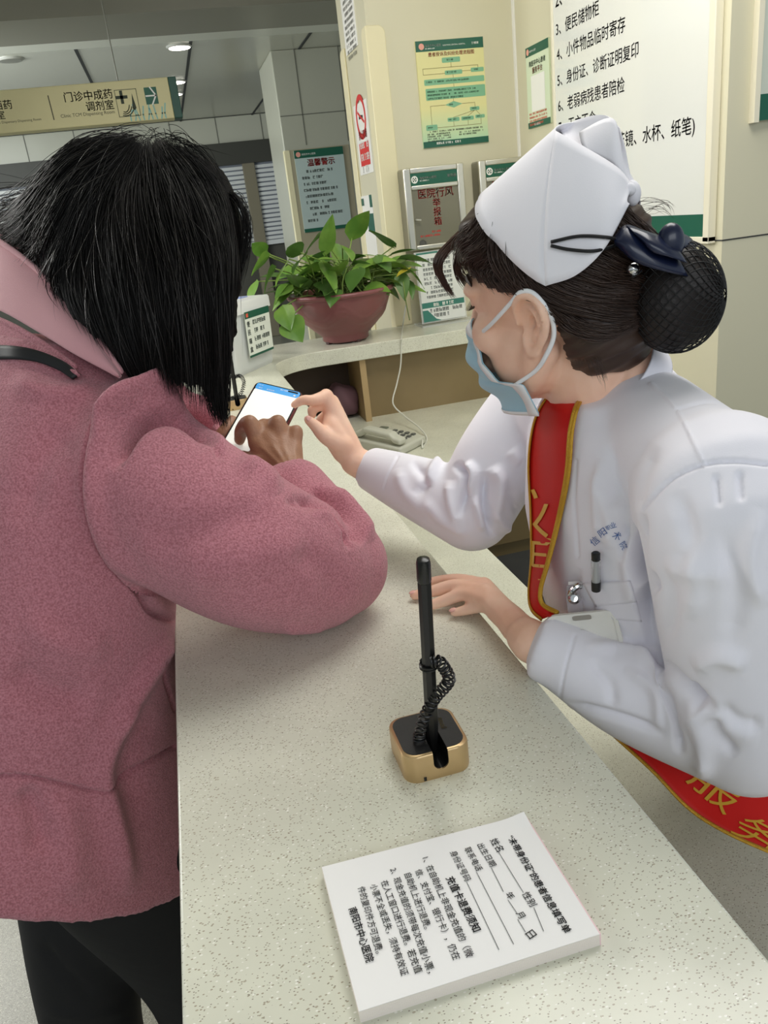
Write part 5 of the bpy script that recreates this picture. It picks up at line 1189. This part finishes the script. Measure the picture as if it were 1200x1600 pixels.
for f in np.linspace(0, 1, 14):
    row = []; e_ = S1[:, 0][0]*(1-f)+Cn*f; e_ = e_+np.array([0, .012*4*f*(1-f), 0])
    midp = (Bn*np.array([1, 0, 1])+np.array([.006, 0, .002]))*(1-f)+np.array([.067, 0, .121])*f
    for t_ in tt:
        y_ = e_[1]*(.55*t_+.45*math.sin(t_*math.pi/2)); k_ = 1-abs(t_)**2.0
        row.append([e_[0]+(midp[0]-e_[0])*k_, y_, e_[2]+(midp[2]-e_[2])*k_**1.25])
    for q_ in row:
        for _k in range(40):
            if min(((q_[0]+.010)/.106)**2+(q_[1]/.090)**2+((q_[2]-.030)/.098)**2, ((q_[0]-.03)/.076)**2+(q_[1]/.076)**2+((q_[2]-.07)/.056)**2) > 1.0: break
            q_[0] += (q_[0]+.0)*.012+.0004; q_[1] *= 1.008; q_[2] += (q_[2]-.04)*.012
    R2.append(row)
R2 = np.array(R2)
for _k in range(2): R2[1:-1, 1:-1] = (R2[:-2, 1:-1]+R2[2:, 1:-1]+R2[1:-1, :-2]+R2[1:-1, 2:])/4*.5+R2[1:-1, 1:-1]*.5
W3 = lambda A: A@NM.T+NH
g = G(); g.grid(W3(R2), .0014); g.build('front_band', M_cap, cap, 'all')
for y in (1, -1):
    A = S1*np.array([1, y, 1]); A[..., 0] = A[..., 0] if y > 0 else Bn[0]+(A[..., 0]-Bn[0])*.72; g = G(); g.grid(W3(A), .0014, flip=(y < 0)); g.build('side_flap', M_cap, cap, 'all')
# inner folded crown standing between the flaps
ib = [Ly(880, 212, .005), Ly(915, 235, .006), Ly(962, 262, .006), Ly(988, 292, .004)]
it = [Ly(870, 203, -.020), Ly(905, 186, -.024), Ly(944, 180, -.022), Ly(966, 200, -.012)]
A = loc_patch(it, ib, 20, 10, -.004); g = G(); g.grid(W3(A), .0014); g.build('crown_fold', M_cap, cap, 'all')
it2 = [Ly(905, 206, .0), Ly(943, 186, -.006), Ly(962, 189, -.004), Ly(970, 225, .004)]; ib2 = [Ly(915, 232, .02), Ly(945, 248, .02), Ly(966, 262, .02), Ly(984, 285, .01)]
A = loc_patch(it2, ib2, 16, 10, .004); g = G(); g.grid(W3(A), .0014); g.build('crown_fold', M_cap, cap, 'all')
g = G(); g.ell(W3(Ly(988, 302, .006)), (.008, .010, .012), NM, 16, 10); g.ell(W3(Ly(984, 296, .02)), (.006, .005, .006), NM, 16, 10); g.build('back_tuck', M_cap, cap, 'all')
sfv = bvh(W3(S1).reshape(-1, 3), [(i*24+j, i*24+j+1, (i+1)*24+j+1, (i+1)*24+j) for i in range(15) for j in range(23)])
def S1p(px, py, d):
    h = hit(sfv, px, py)
    return inv(h[0]+(CAM-h[0])*.004) if h is not None else inv(D(px, py, d))
g = G()
for pts in ([(861, 378, .742), (905, 369, .735), (950, 371, .738), (966, 376, .745)], [(861, 384, .742), (890, 390, .737), (930, 392, .738), (966, 382, .745)]): g.tube(crom([W3(S1p(*p)) for p in pts], 24), .0016, 8)
g.build('hair_elastic', mat('elastic_black', '#101012', .6), nurse, 'all')
# ---- sash
M_sash = mat('sash_red', '#cf1c17', .55, spec=.25, bump=(900, .08)); M_trim = mat('sash_gold', '#c99a2e', .35, .5, bump=(700, .6))
sash = part('sash', nurse); sash['label'] = 'red sash with gold lettering and edging'
Lp = [(905, 575, .90), (862, 612, .93), (836, 655, .945), (826, 720, .955), (829, 800, .955), (830, 870, .955), (826, 925, .95), (830, 952, .93), (846, 968, .91)]
Rp = [(945, 590, .86), (908, 625, .865), (894, 670, .87), (888, 740, .875), (874, 810, .88), (856, 880, .89), (845, 920, .90), (848, 944, .90), (872, 958, .885)]
def ribbon(Lp, Rp, n, m, lift=.006):
    A = crom(Lp, n); B = crom(Rp, n); Dp = np.zeros((n, m)); Q = np.zeros((n, m, 2))
    for i in range(n):
        for j, f in enumerate(np.linspace(0, 1, m)):
            q = A[i]*(1-f)+B[i]*f; h = hit(ubv, q[0], q[1]); Q[i, j] = q[:2]; Dp[i, j] = q[2]
            if h is not None and lift: Dp[i, j] = min(q[2], float((h[0]-CAM)@RC@np.array([0, 0, 1]))-lift)
    for _ in range(3):
        S = np.pad(Dp, 1, mode='edge'); Dp = np.minimum(Dp, (S[:-2, 1:-1]+S[2:, 1:-1]+S[1:-1, :-2]+S[1:-1, 2:])/4)*.7+Dp*.3
    return np.array([[D(Q[i, j, 0], Q[i, j, 1], Dp[i, j]) for j in range(m)] for i in range(n)])
R1 = ribbon(Lp, Rp, 60, 12); bulge = np.sin(np.linspace(0, np.pi, 12))[None, :, None]*.006; R1 = R1+(CAM-R1)/np.linalg.norm(CAM-R1, axis=2)[..., None]*bulge
g = G(); g.grid(R1, .0012); g.build('upper_ribbon', M_sash, sash, 'all'); V, F = np.vstack(g.V), g.F; sbv = bvh(V, F)
gt = G()
for j in (0, 11):
    gt.tube(R1[:, j]+(CAM-R1[:, j])*.003,   .0026 if j == 0 else .0030, 8, flat=.6)
    if j: gt.tube(R1[:, 10]*.6+R1[:, 11]*.4+(CAM-R1[:, 11])*.004, .0022, 6)
gl_ = G()
write_on(gl_, sbv, '文', (800, 762), (872, 766), (806, 838), (868, 848), bold=.05); write_on(gl_, sbv, '明', (802, 842), (862, 848), (806, 908), (856, 912), bold=.05)
L2 = [(960, 1150, .90), (1020, 1205, .895), (1075, 1262, .885), (1130, 1298, .87), (1200, 1330, .855), (1300, 1370, .84)]
R2_ = [(1060, 1100, .95), (1110, 1140, .94), (1150, 1175, .93), (1190, 1205, .92), (1250, 1235, .91), (1340, 1260, .90)]
R4 = ribbon(L2, R2_, 40, 12, 0)
g = G(); g.grid(R4, .0012); g.build('lower_ribbon', M_sash, sash, 'all'); V, F = np.vstack(g.V), g.F; sbv2 = bvh(V, F)
for j in (0, 11): gt.tube(R4[:, j]+(CAM-R4[:, j])*.003, .0028, 8, flat=.6)
gt.build('gold_edging', M_trim, sash, 'all')
Z7 = lambda x, y: (940+x/3.333, 1120+y/3.333)
write_on(gl_, sbv2, '服', Z7(520, 240), Z7(760, 400), Z7(430, 340), Z7(640, 520), bold=.05); write_on(gl_, sbv2, '务', Z7(760, 500), Z7(960, 600), Z7(660, 600), Z7(880, 740), bold=.05)
gl_.build('lettering', mat('gold_lettering', '#d9ab35', .4, .2), sash)
# ================================================================== WOMAN IN THE PINK COAT
wom = thing('visitor', 'person in a dusky pink wool coat with long black hair tapping a phone', 'person', (-.36, 1.08, 0))
M_skin2 = mat('skin_older', '#a87c5f', .5, sss=.04, var=(30, '#93684e', .35, .7), bump=(420, .25))
M_coat = mat('pink_wool', '#cb8691', .95, spec=.1, bump=(480, 1.0, 6), var=(430, '#a9656f', .38, .66), sheen=.25)
M_coatin = mat('pink_collar_cloth', '#d9a0a6', .9, spec=.15, bump=(900, .3), sheen=.3)
M_blk = mat('black_trousers', '#121214', .8, bump=(600, .15)); M_hair = mat('black_hair', '#0d0b0a', .5, spec=.22)
WF = np.array([.80, .22, -.42]); WF /= np.linalg.norm(WF); WL = np.array([-.26, .96, .02]); WL -= WF*(WF@WL); WL /= np.linalg.norm(WL); WU = np.cross(WF, WL)
WM = np.stack([WF, WL, WU], 1); WH = np.array([-.020, 1.135, 1.555])
WLc = lambda x, y, z: WH+WM@np.array([x, y, z])
sR = D(205, 745, .99); eR = D(524, 884, 1.056); wR = dq(560, 880, 1.105)
sL = np.array([-.19, 1.32, 1.37]); eL = np.array([.06, 1.42, 1.155]); wL = dq(20, 660, 1.235)
g = G(); head_shape(g, WH, WM, 1.0, np.array([-.13, 1.14, 1.44]))
for y in (1, -1): ear_mesh(WLc, y, g)
g.capsule([(-.36, 1.075, .80), (-.31, 1.08, 1.0), (-.23, 1.10, 1.2), (-.16, 1.13, 1.38)], [.12, .11, .105, .08], 20)
g.capsule([sL, (sL+sR)/2, sR], [.05, .06, .05], 14)
for s_, e_, w_ in ((sR, eR, wR), (sL, eL, wL)): g.capsule([s_, (s_+e_)/2, e_], [.045, .042, .035], 14); g.capsule([e_, e_*.6+w_*.4, w_], [.036, .036, .027], 14)
HR = [([dq(325, 585, 1.128), dq(268, 450, 1.132), dq(212, 500, 1.160), dq(198, 565, 1.170)], [.0135, .0122, .0108, .0088]),
      ([dq(405, 565, 1.128), dq(368, 470, 1.150), dq(335, 540, 1.185), dq(330, 610, 1.195)], [.0135, .0115, .0105, .0085]),
      ([dq(490, 570, 1.128), dq(462, 448, 1.134), dq(420, 500, 1.172), dq(405, 570, 1.190)], [.0132, .0122, .0105, .0085]),
      ([dq(570, 605, 1.125), dq(588, 512, 1.134), dq(548, 555, 1.170), dq(520, 610, 1.182)], [.0122, .0108, .0092, .0075])]
hand(g, dq(545, 800, 1.105), HR, ([dq(380, 740, 1.118), dq(265, 715, 1.135), dq(210, 690, 1.150), dq(168, 690, 1.165)], [.018, .0145, .0115, .0088]), rp=.0150, rw=.024)
for pts, r in HR: g.ell(pts[1]+(CAM-pts[1])*.003, (r[1]*1.02,)*3, None, 14, 10)
g.capsule([wR, dq(545, 800, 1.105)], [.028, .027], 14)
dl = lambda x, y, d: dq(x, y, d)
HL = [([dq(60, 600, 1.262), dq(130, 520, 1.285), dq(210, 470, 1.290), dq(260, 450, 1.285)], [.012, .0105, .009, .0075]), ([dq(50, 640, 1.262), dq(130, 580, 1.285), dq(230, 540, 1.285), dq(290, 530, 1.277)], [.012, .0105, .009, .0075]),
      ([dq(40, 680, 1.258), dq(130, 640, 1.277), dq(230, 610, 1.275), dq(280, 600, 1.268)], [.012, .010, .009, .0075]), ([dq(35, 710, 1.25), dq(110, 700, 1.265), dq(190, 680, 1.262), dq(240, 670, 1.256)], [.011, .009, .008, .007])]
hand(g, wL, HL, ([dq(30, 640, 1.225), dq(70, 560, 1.205), dq(105, 495, 1.205), dq(146, 432, 1.215)], [.0165, .0135, .0115, .0090]))
V, F = remesh(g, .0028, 3)
S = []
for a, b in (((545, 800), (330, 600)), ((560, 800), (410, 580)), ((580, 800), (495, 590)), ((600, 790), (575, 620))): S.append(([q4(*a), q4(*b)], 2.2, .0016, 'g', (.9, 1.2)))
for y in (810, 835, 860): S.append(([q4(450, y), q4(540, y+14), q4(640, y)], 1.6, -.0014, 'g', (.9, 1.2)))
for x, y in ((300, 520), (300, 540), (330, 660), (350, 640)): S.append(([q4(x-30, y), q4(x+30, y+8)], 1.3, -.0010, 'g', (.9, 1.2)))
V = sculpt(V, F, S); smesh('body', V, F, M_skin2, wom); wbv = bvh(V, F)
# trousers and shoes
g = G()
for pts, r in (([(-.225, .95, .80), (-.175, .975, .48), (-.19, .96, .10)], [.115, .078, .060]), ([(-.29, 1.06, .82), (-.352, 1.02, .46), (-.37, 1.04, .10)], [.105, .078, .060])): g.capsule(pts, r, 28, 24)
g.ell((-.27, 1.03, .88), (.13, .17, .13), None, 30, 18)
V, F = remesh(g, .008, 5)
V = sculpt(V, F, [([(65, 1470), (100, 1520), (150, 1560)], 8, -.006), ([(60, 1580), (140, 1590), (200, 1580)], 8, .004)])
smesh('trousers', V, F, M_blk, wom, 1)
for x, y in ((-.19, .96), (-.37, 1.04)):
    g = G(); g.loft([np.c_[np.array(rounded_square(.13*s, .045*s, .04*s)), np.full(28, z)]+np.array([x+.06, y, 0]) for s, z in ((1, .001), (1.02, .02), (.95, .045), (.7, .085), (.45, .11))]); g.build('shoe', M_blk, wom, True)
# coat
rv = np.array([.26, -.966, 0]); fv = np.array([.966, .26, 0])
g = G()
g.loft([ering((x, y, z), rv, a, fv+np.array([0, 0, -t]), b, 48, 2.2) for x, y, z, a, b, t in ((-.345, 1.07, .850, .300, .236, .62), (-.335, 1.07, .92, .280, .222, .5), (-.318, 1.08, 1.0, .255, .20, .3), (-.285, 1.09, 1.10, .240, .185, .15), (-.235, 1.11, 1.22, .230, .160, .25), (-.185, 1.125, 1.34, .205, .135, .3), (-.16, 1.135, 1.42, .155, .112, .3), (-.14, 1.145, 1.47, .10, .095, .3))])
armp = [D(205, 738, .985), D(300, 806, .965), D(400, 862, .980), D(485, 886, 1.026), eR]
g.capsule([np.array([-.15, 1.09, 1.40]), D(160, 690, 1.0), D(215, 690, .975)], [.085, .080, .075], 28, 16)
g.capsule([armp[0]+np.array([-.06, .08, .0])]+armp, [.085, .096, .101, .097, .086, .072], 32, 30)
g.capsule([eR, eR*.55+wR*.45, wR*.90+eR*.10], [.072, .062, .050], 28, 18)
g.capsule([sL, sL*.5+eL*.5, eL], [.085, .080, .070], 28, 20); g.capsule([eL, eL*.5+wL*.5, wL*.85+eL*.15], [.070, .060, .048], 28, 18)
V, F = subdiv(*remesh(g, .0058, 7))
k2 = lambda *p: [(x/1.875, 560+y/1.875) for x, y in p]; k3 = lambda *p: [(x/3.2, 1100+y/3.2) for x, y in p]
arm = (.75, 1.02)
S = [(k2((330, 330), (385, 215), (470, 165), (560, 180), (640, 250)), 9, -.020), (k2((300, 300), (330, 170), (450, 95), (560, 118), (640, 215)), 9, .012), (k2((860, 400), (940, 425), (1000, 490), (1030, 560)), 5, -.012), (k2((450, 72), (330, 130), (265, 240), (250, 400), (300, 560), (400, 680), (450, 745), (520, 768)), 5, -.011, 'f'), (k2((400, 100), (310, 180), (280, 280), (278, 420), (325, 560), (420, 680), (500, 735)), 13, .010),
     (k2((300, 250), (350, 130), (460, 85), (560, 115), (620, 200), (655, 300)), 15, .012), (k2((340, 300), (395, 195), (480, 160), (560, 185), (620, 260)), 12, -.011), (k2((480, 155), (540, 175), (600, 215)), 6, -.007),
     (k2((600, 190), (625, 250), (650, 300)), 6, -.006), (k2((690, 320), (760, 315), (820, 400)), 13, .008), (k2((835, 408), (900, 430), (960, 440)), 7, -.006), (k2((905, 395), (960, 405), (1030, 490), (1060, 548)), 7, -.012), (k2((950, 378), (1045, 450), (1085, 540)), 12, .009), (k2((900, 420), (985, 470), (1020, 530)), 10, .006),
     (k2((420, 540), (600, 500), (800, 430)), 26, -.006), (k2((500, 640), (700, 600), (900, 520)), 30, .005), (k2((820, 795), (900, 800), (960, 790)), 8, .005), (k2((860, 560), (950, 620), (1000, 720)), 20, -.004),
     (k2((20, 900), (140, 980), (280, 1010)), 30, -.010), (k2((60, 760), (200, 840), (330, 830)), 26, .006), (k2((520, 790), (420, 950), (330, 1100)), 14, .010),
     (k3((690, 0), (600, 120), (520, 330), (560, 520), (610, 760), (650, 960)), 17, .012), (k3((760, 20), (680, 160), (640, 330), (690, 640)), 26, -.007), (k3((100, 420), (180, 560), (200, 760)), 20, -.008), (k3((300, 440), (360, 700), (360, 1000)), 24, .006),
     (k3((0, 363), (140, 365), (300, 400), (480, 435), (560, 415), (700, 320), (875, 210)), 2.6, -.0065, 'f'), (k2((465, 890), (490, 960), (512, 1030)), 2.4, -.006, 'f'),
     (k2((30, 60), (150, 100), (300, 90)), 16, .006), (k2((200, 200), (120, 300), (60, 500)), 24, -.006)]
S = [(a[0], a[1], a[2]*(1.4 if a[1] > 3.5 else 1.2))+tuple(a[3:]) for a in S]
V = sculpt(V, F, S)
coat = smesh('coat', V, F, M_coat, wom); cbv = bvh(V, F)
def strip(top, bot, n, m, bul=0):
    A, B = crom([D(*p) for p in top], n), crom([D(*p) for p in bot], n); R2 = []
    for f in np.linspace(0, 1, m):
        P = A*(1-f)+B*f; R2.append(P+(CAM-P)/np.linalg.norm(CAM-P, axis=1)[:, None]*bul*math.sin(math.pi*f))
    return np.array(R2)
A = strip([(330, 560, 1.38), (120, 400, 1.32), (-70, 362, 1.22), (-35, 362, 1.12), (0, 378, 1.05), (62, 425, 1.0), (132, 500, .955), (192, 585, .93)], [(330, 600, 1.36), (120, 500, 1.30), (-80, 470, 1.20), (-50, 470, 1.09), (0, 487, 1.015), (62, 522, .965), (118, 556, .935), (185, 592, .925)], 50, 9, .010)
g = G(); g.grid(A, .006); g.tube(A[0], .0042, 8); g.build('collar', M_coatin, wom, 'all', subsurf=1)
A = strip([(-70, 480, 1.10), (0, 500, 1.015), (60, 532, .965), (120, 575, .935)], [(-70, 545, 1.08), (0, 556, 1.0), (60, 575, .955), (125, 592, .93)], 24, 6, .012)
g = G(); g.grid(A, .004); g.tube(A[0], .004, 8); g.build('lapel', M_coat, wom, 'all', subsurf=1)
tp_, bt_ = crom([(-70, 542), (0, 539), (50, 545), (95, 562), (125, 584)], 26), crom([(-70, 566), (0, 561), (50, 564), (88, 577), (112, 592)], 26); A = []
for f in np.linspace(0, 1, 5): A.append([(*(a*(1-f)+b*f), ) for a, b in zip(tp_, bt_)])
A = np.array(A); dd = np.full(A.shape[:2], np.nan)
for i_ in np.ndindex(dd.shape):
    h = hit(cbv, *A[i_]); dd[i_] = np.nan if h is None else float((h[0]-CAM)@RC@np.array([0, 0, 1]))
dd = np.nanmin(dd, axis=0); xs = np.arange(26); ok_ = ~np.isnan(dd); dd = np.interp(xs, xs[ok_], dd[ok_]); dd = np.convolve(np.r_[[dd[0]]*3, dd, [dd[-1]]*3], np.ones(7)/7, 'valid')
g = G(); g.grid(np.array([[D(*A[i_, k], dd[k]-.012) for k in range(26)] for i_ in range(5)]), .004)
tag(g.build('bag_strap', mat('black_strap', '#131315', .5), None, 'all'), 'black bag strap lying across the pink coat shoulder under the raised collar', 'strap')
# hair: solid mass, then strands
g = G(); g.ell(WLc(-.012, 0, .030), (.118, .098, .108), WM, 44, 28); g.ell(WLc(-.06, 0, -.02), (.07, .085, .09), WM, 30, 20)
cap_ = lambda P, r: g.capsule([D(*p) for p in P], r, 20, 24)
cap_([(310, 300, 1.03), (340, 380, 1.0), (340, 470, .985), (336, 560, .985), (334, 632, .99)], [.045, .034, .027, .022, .007])
cap_([(255, 300, 1.0), (290, 400, .975), (310, 500, .965), (305, 580, .965)], [.055, .055, .045, .020])
cap_([(200, 300, 1.0), (230, 420, .965), (250, 520, .955), (255, 590, .955)], [.06, .058, .048, .020])
cap_([(150, 290, 1.02), (140, 380, 1.0), (170, 480, .975), (225, 575, .955)], [.058, .056, .046, .022])
cap_([(130, 290, 1.05), (70, 350, 1.05), (50, 400, 1.04)], [.05, .036, .012]); cap_([(170, 260, 1.1), (90, 290, 1.12), (20, 330, 1.12)], [.04, .026, .008])
V, F = remesh(g, .006, 8); N_ = vnormals(V, F); P_, z_ = proj(V)
ang = P_[:, 0]*.8-P_[:, 1]*.18
V = V+N_*(.0012*np.sin(ang*.35)+.0009*np.sin(ang*.83+P_[:, 1]*.02)+.0007*np.sin(ang*1.7))[:, None]
hairW = smesh('hair', V, F, mat('black_hair_mass', '#0a0808', .75, spec=.08), wom); hwb = bvh(V, F)
crown = (205, 235)
gd = [[(215, 222, 1.04), (130, 250, 1.05), (70, 300, 1.07), (20, 345, 1.08), (-20, 370, 1.09)], [(215, 225, 1.03), (140, 270, 1.02), (95, 340, 1.03), (60, 395, 1.03), (15, 400, 1.05)], [(215, 228, 1.0), (150, 300, .98), (115, 380, .99), (105, 450, .985), (135, 515, .965)], [(218, 228, .98), (165, 310, .95), (150, 410, .95), (165, 500, .945), (200, 585, .945)],
      [(222, 226, .97), (190, 320, .93), (200, 430, .92), (225, 530, .93), (245, 610, .94)], [(228, 225, .97), (225, 320, .92), (250, 430, .91), (265, 530, .925), (275, 625, .94)], [(235, 222, .97), (255, 310, .92), (285, 420, .92), (300, 520, .935), (305, 640, .95)], [(240, 220, .98), (285, 300, .94), (318, 400, .94), (330, 510, .955), (332, 655, .97)],
      [(245, 219, 1.0), (310, 290, .97), (340, 380, .965), (344, 500, .97), (345, 660, .985)], [(250, 218, 1.02), (330, 290, 1.0), (358, 370, .99), (358, 470, .985), (352, 640, .99)]]
P1 = guide_hair(gd, 3000, 20, .003, hwb, (.0003, .007), trunc=.12, wav=.004)
strands('hair_strand', P1, .00055, M_hair, hairW)
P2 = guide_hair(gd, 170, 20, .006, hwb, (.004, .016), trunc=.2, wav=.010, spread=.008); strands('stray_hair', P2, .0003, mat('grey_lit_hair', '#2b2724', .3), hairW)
# wisps blown back to the left, forelock and thin ends
gw = [[(150, 250, 1.06), (90, 275, 1.09), (30, 300, 1.11), (-30, 315, 1.12)], [(140, 270, 1.06), (80, 310, 1.09), (20, 330, 1.1), (-30, 350, 1.11)], [(130, 300, 1.05), (70, 335, 1.07), (20, 355, 1.09), (-20, 362, 1.1)], [(120, 320, 1.04), (70, 365, 1.05), (30, 375, 1.06), (-10, 372, 1.07)]]
P3 = guide_hair(gw, 260, 16, .006, None, trunc=.2, wav=.009, spread=.012)
gf = [[(345, 300, 1.02), (372, 306, 1.0), (388, 345, .99), (384, 400, .99), (370, 460, .985)], [(348, 310, 1.02), (366, 312, 1.0), (380, 345, .99), (378, 395, .99), (366, 450, .985)]]
P4 = guide_hair(gf, 70, 16, .0022, None, trunc=.25, wav=.003)
ge = [[(310, 520, .945), (318, 580, .95), (325, 625, .96), (338, 668, .97)], [(335, 520, .955), (340, 590, .965), (345, 640, .975), (352, 675, .98)], [(352, 500, .975), (354, 580, .98), (354, 630, .985), (350, 668, .985)]]
P5 = guide_hair(ge, 220, 16, .003, None, trunc=.3, wav=.002)
gl2 = [[(215, 218, 1.04), (150, 222, 1.06), (100, 250, 1.09), (50, 300, 1.11), (5, 345, 1.12)], [(215, 222, 1.03), (140, 245, 1.04), (85, 290, 1.05), (45, 345, 1.06), (0, 378, 1.07)], [(212, 226, 1.01), (135, 275, 1.01), (90, 340, 1.02), (70, 400, 1.01), (90, 455, .99)]]
P9 = guide_hair(gl2, 900, 18, .003, hwb, (.0003, .008), trunc=.15, wav=.006, spread=.004); strands('hair_strand', P9, .0005, M_hair, hairW)
gt_ = [[(240, 225, .99), (200, 208, 1.01), (150, 215, 1.03), (110, 250, 1.05)], [(260, 225, .99), (300, 232, .99), (335, 270, 1.0), (360, 320, 1.0)], [(220, 225, .99), (260, 212, .99), (300, 245, .98), (330, 280, .98)]]
P6 = guide_hair(gt_, 90, 16, .006, None, trunc=.3, wav=.006, spread=.006)
strands('loose_hair', np.vstack([P3, P4, P5, P6]), .00042, M_hair, hairW)
# ---- phone in her hands
ph = thing('smartphone', 'smartphone in a dark red case showing a white page with a blue header', 'phone', D(420, 650, 1.22))
TL, TR = D(402, 596, 1.270), D(473, 613, 1.262); BLd = D(352, 728, 1.145)
ex = TR-TL; W_ = np.linalg.norm(ex); ex /= W_; ey = BLd-TL; ey -= ex*(ey@ex); ey /= np.linalg.norm(ey); ez = np.cross(ex, ey)
if ez@(CAM-TL) < 0: ez = -ez
HP = .163; cP = TL+ex*W_/2+ey*HP/2; MP = np.eye(4); MP[:3, 0] = ex; MP[:3, 1] = ey; MP[:3, 2] = ez; MP[:3, 3] = cP
g = G(); g.prism(rounded_square(W_/2+.0015, HP/2+.0015, .010), -.010, -.0004, MP); g.build('case', mat('phone_case_red', '#6a2028', .4), ph, bevel=.0015)
g = G(); g.prism(rounded_square(W_/2, HP/2, .0085), -.0004, .0002, MP); g.build('bezel', mat('phone_glass', '#0c0d10', .15), ph)
PP = Panel(MP[:3, 3]-ex*(W_/2-.0022)+ey*(HP/2-.0025), ex, -ey, W_-.0044, HP-.005)
if PP.n@ez < 0: PP.n = ez
g = G(); PP.rrect(g, 0, 1, .085, 1, .004, .0005); g.build('screen', mat('screen_white', '#f4f6ef', .3, emit=('#f4f7ee', .32)), ph)
g = G(); PP.rrect(g, 0, 1, 0, .095, .004, .0006); hd = g.build('screen_header', mat('screen_blue', '#2a86c4', .3, emit=('#2b8fd2', .55)), ph)
g = G(); PP.write(g, '10:10', .05, .035, height=.0024, lift=.0009); PP.bars(g, .55, .035, .018, .0024, lift=.0009); PP.write(g, '< 返回', .03, .078, height=.003, lift=.0009); PP.write(g, '查询结果', .26, .078, height=.003, lift=.0009); PP.disc(g, .9, .068, .0018, .0009)
g.build('lettering', M_white, hd)
g = G(); PP.rrect(g, .72, .95, .012, .034, .001, .001); g.build('camera_hole', mat('phone_glass', '#0c0d10', .15), ph)
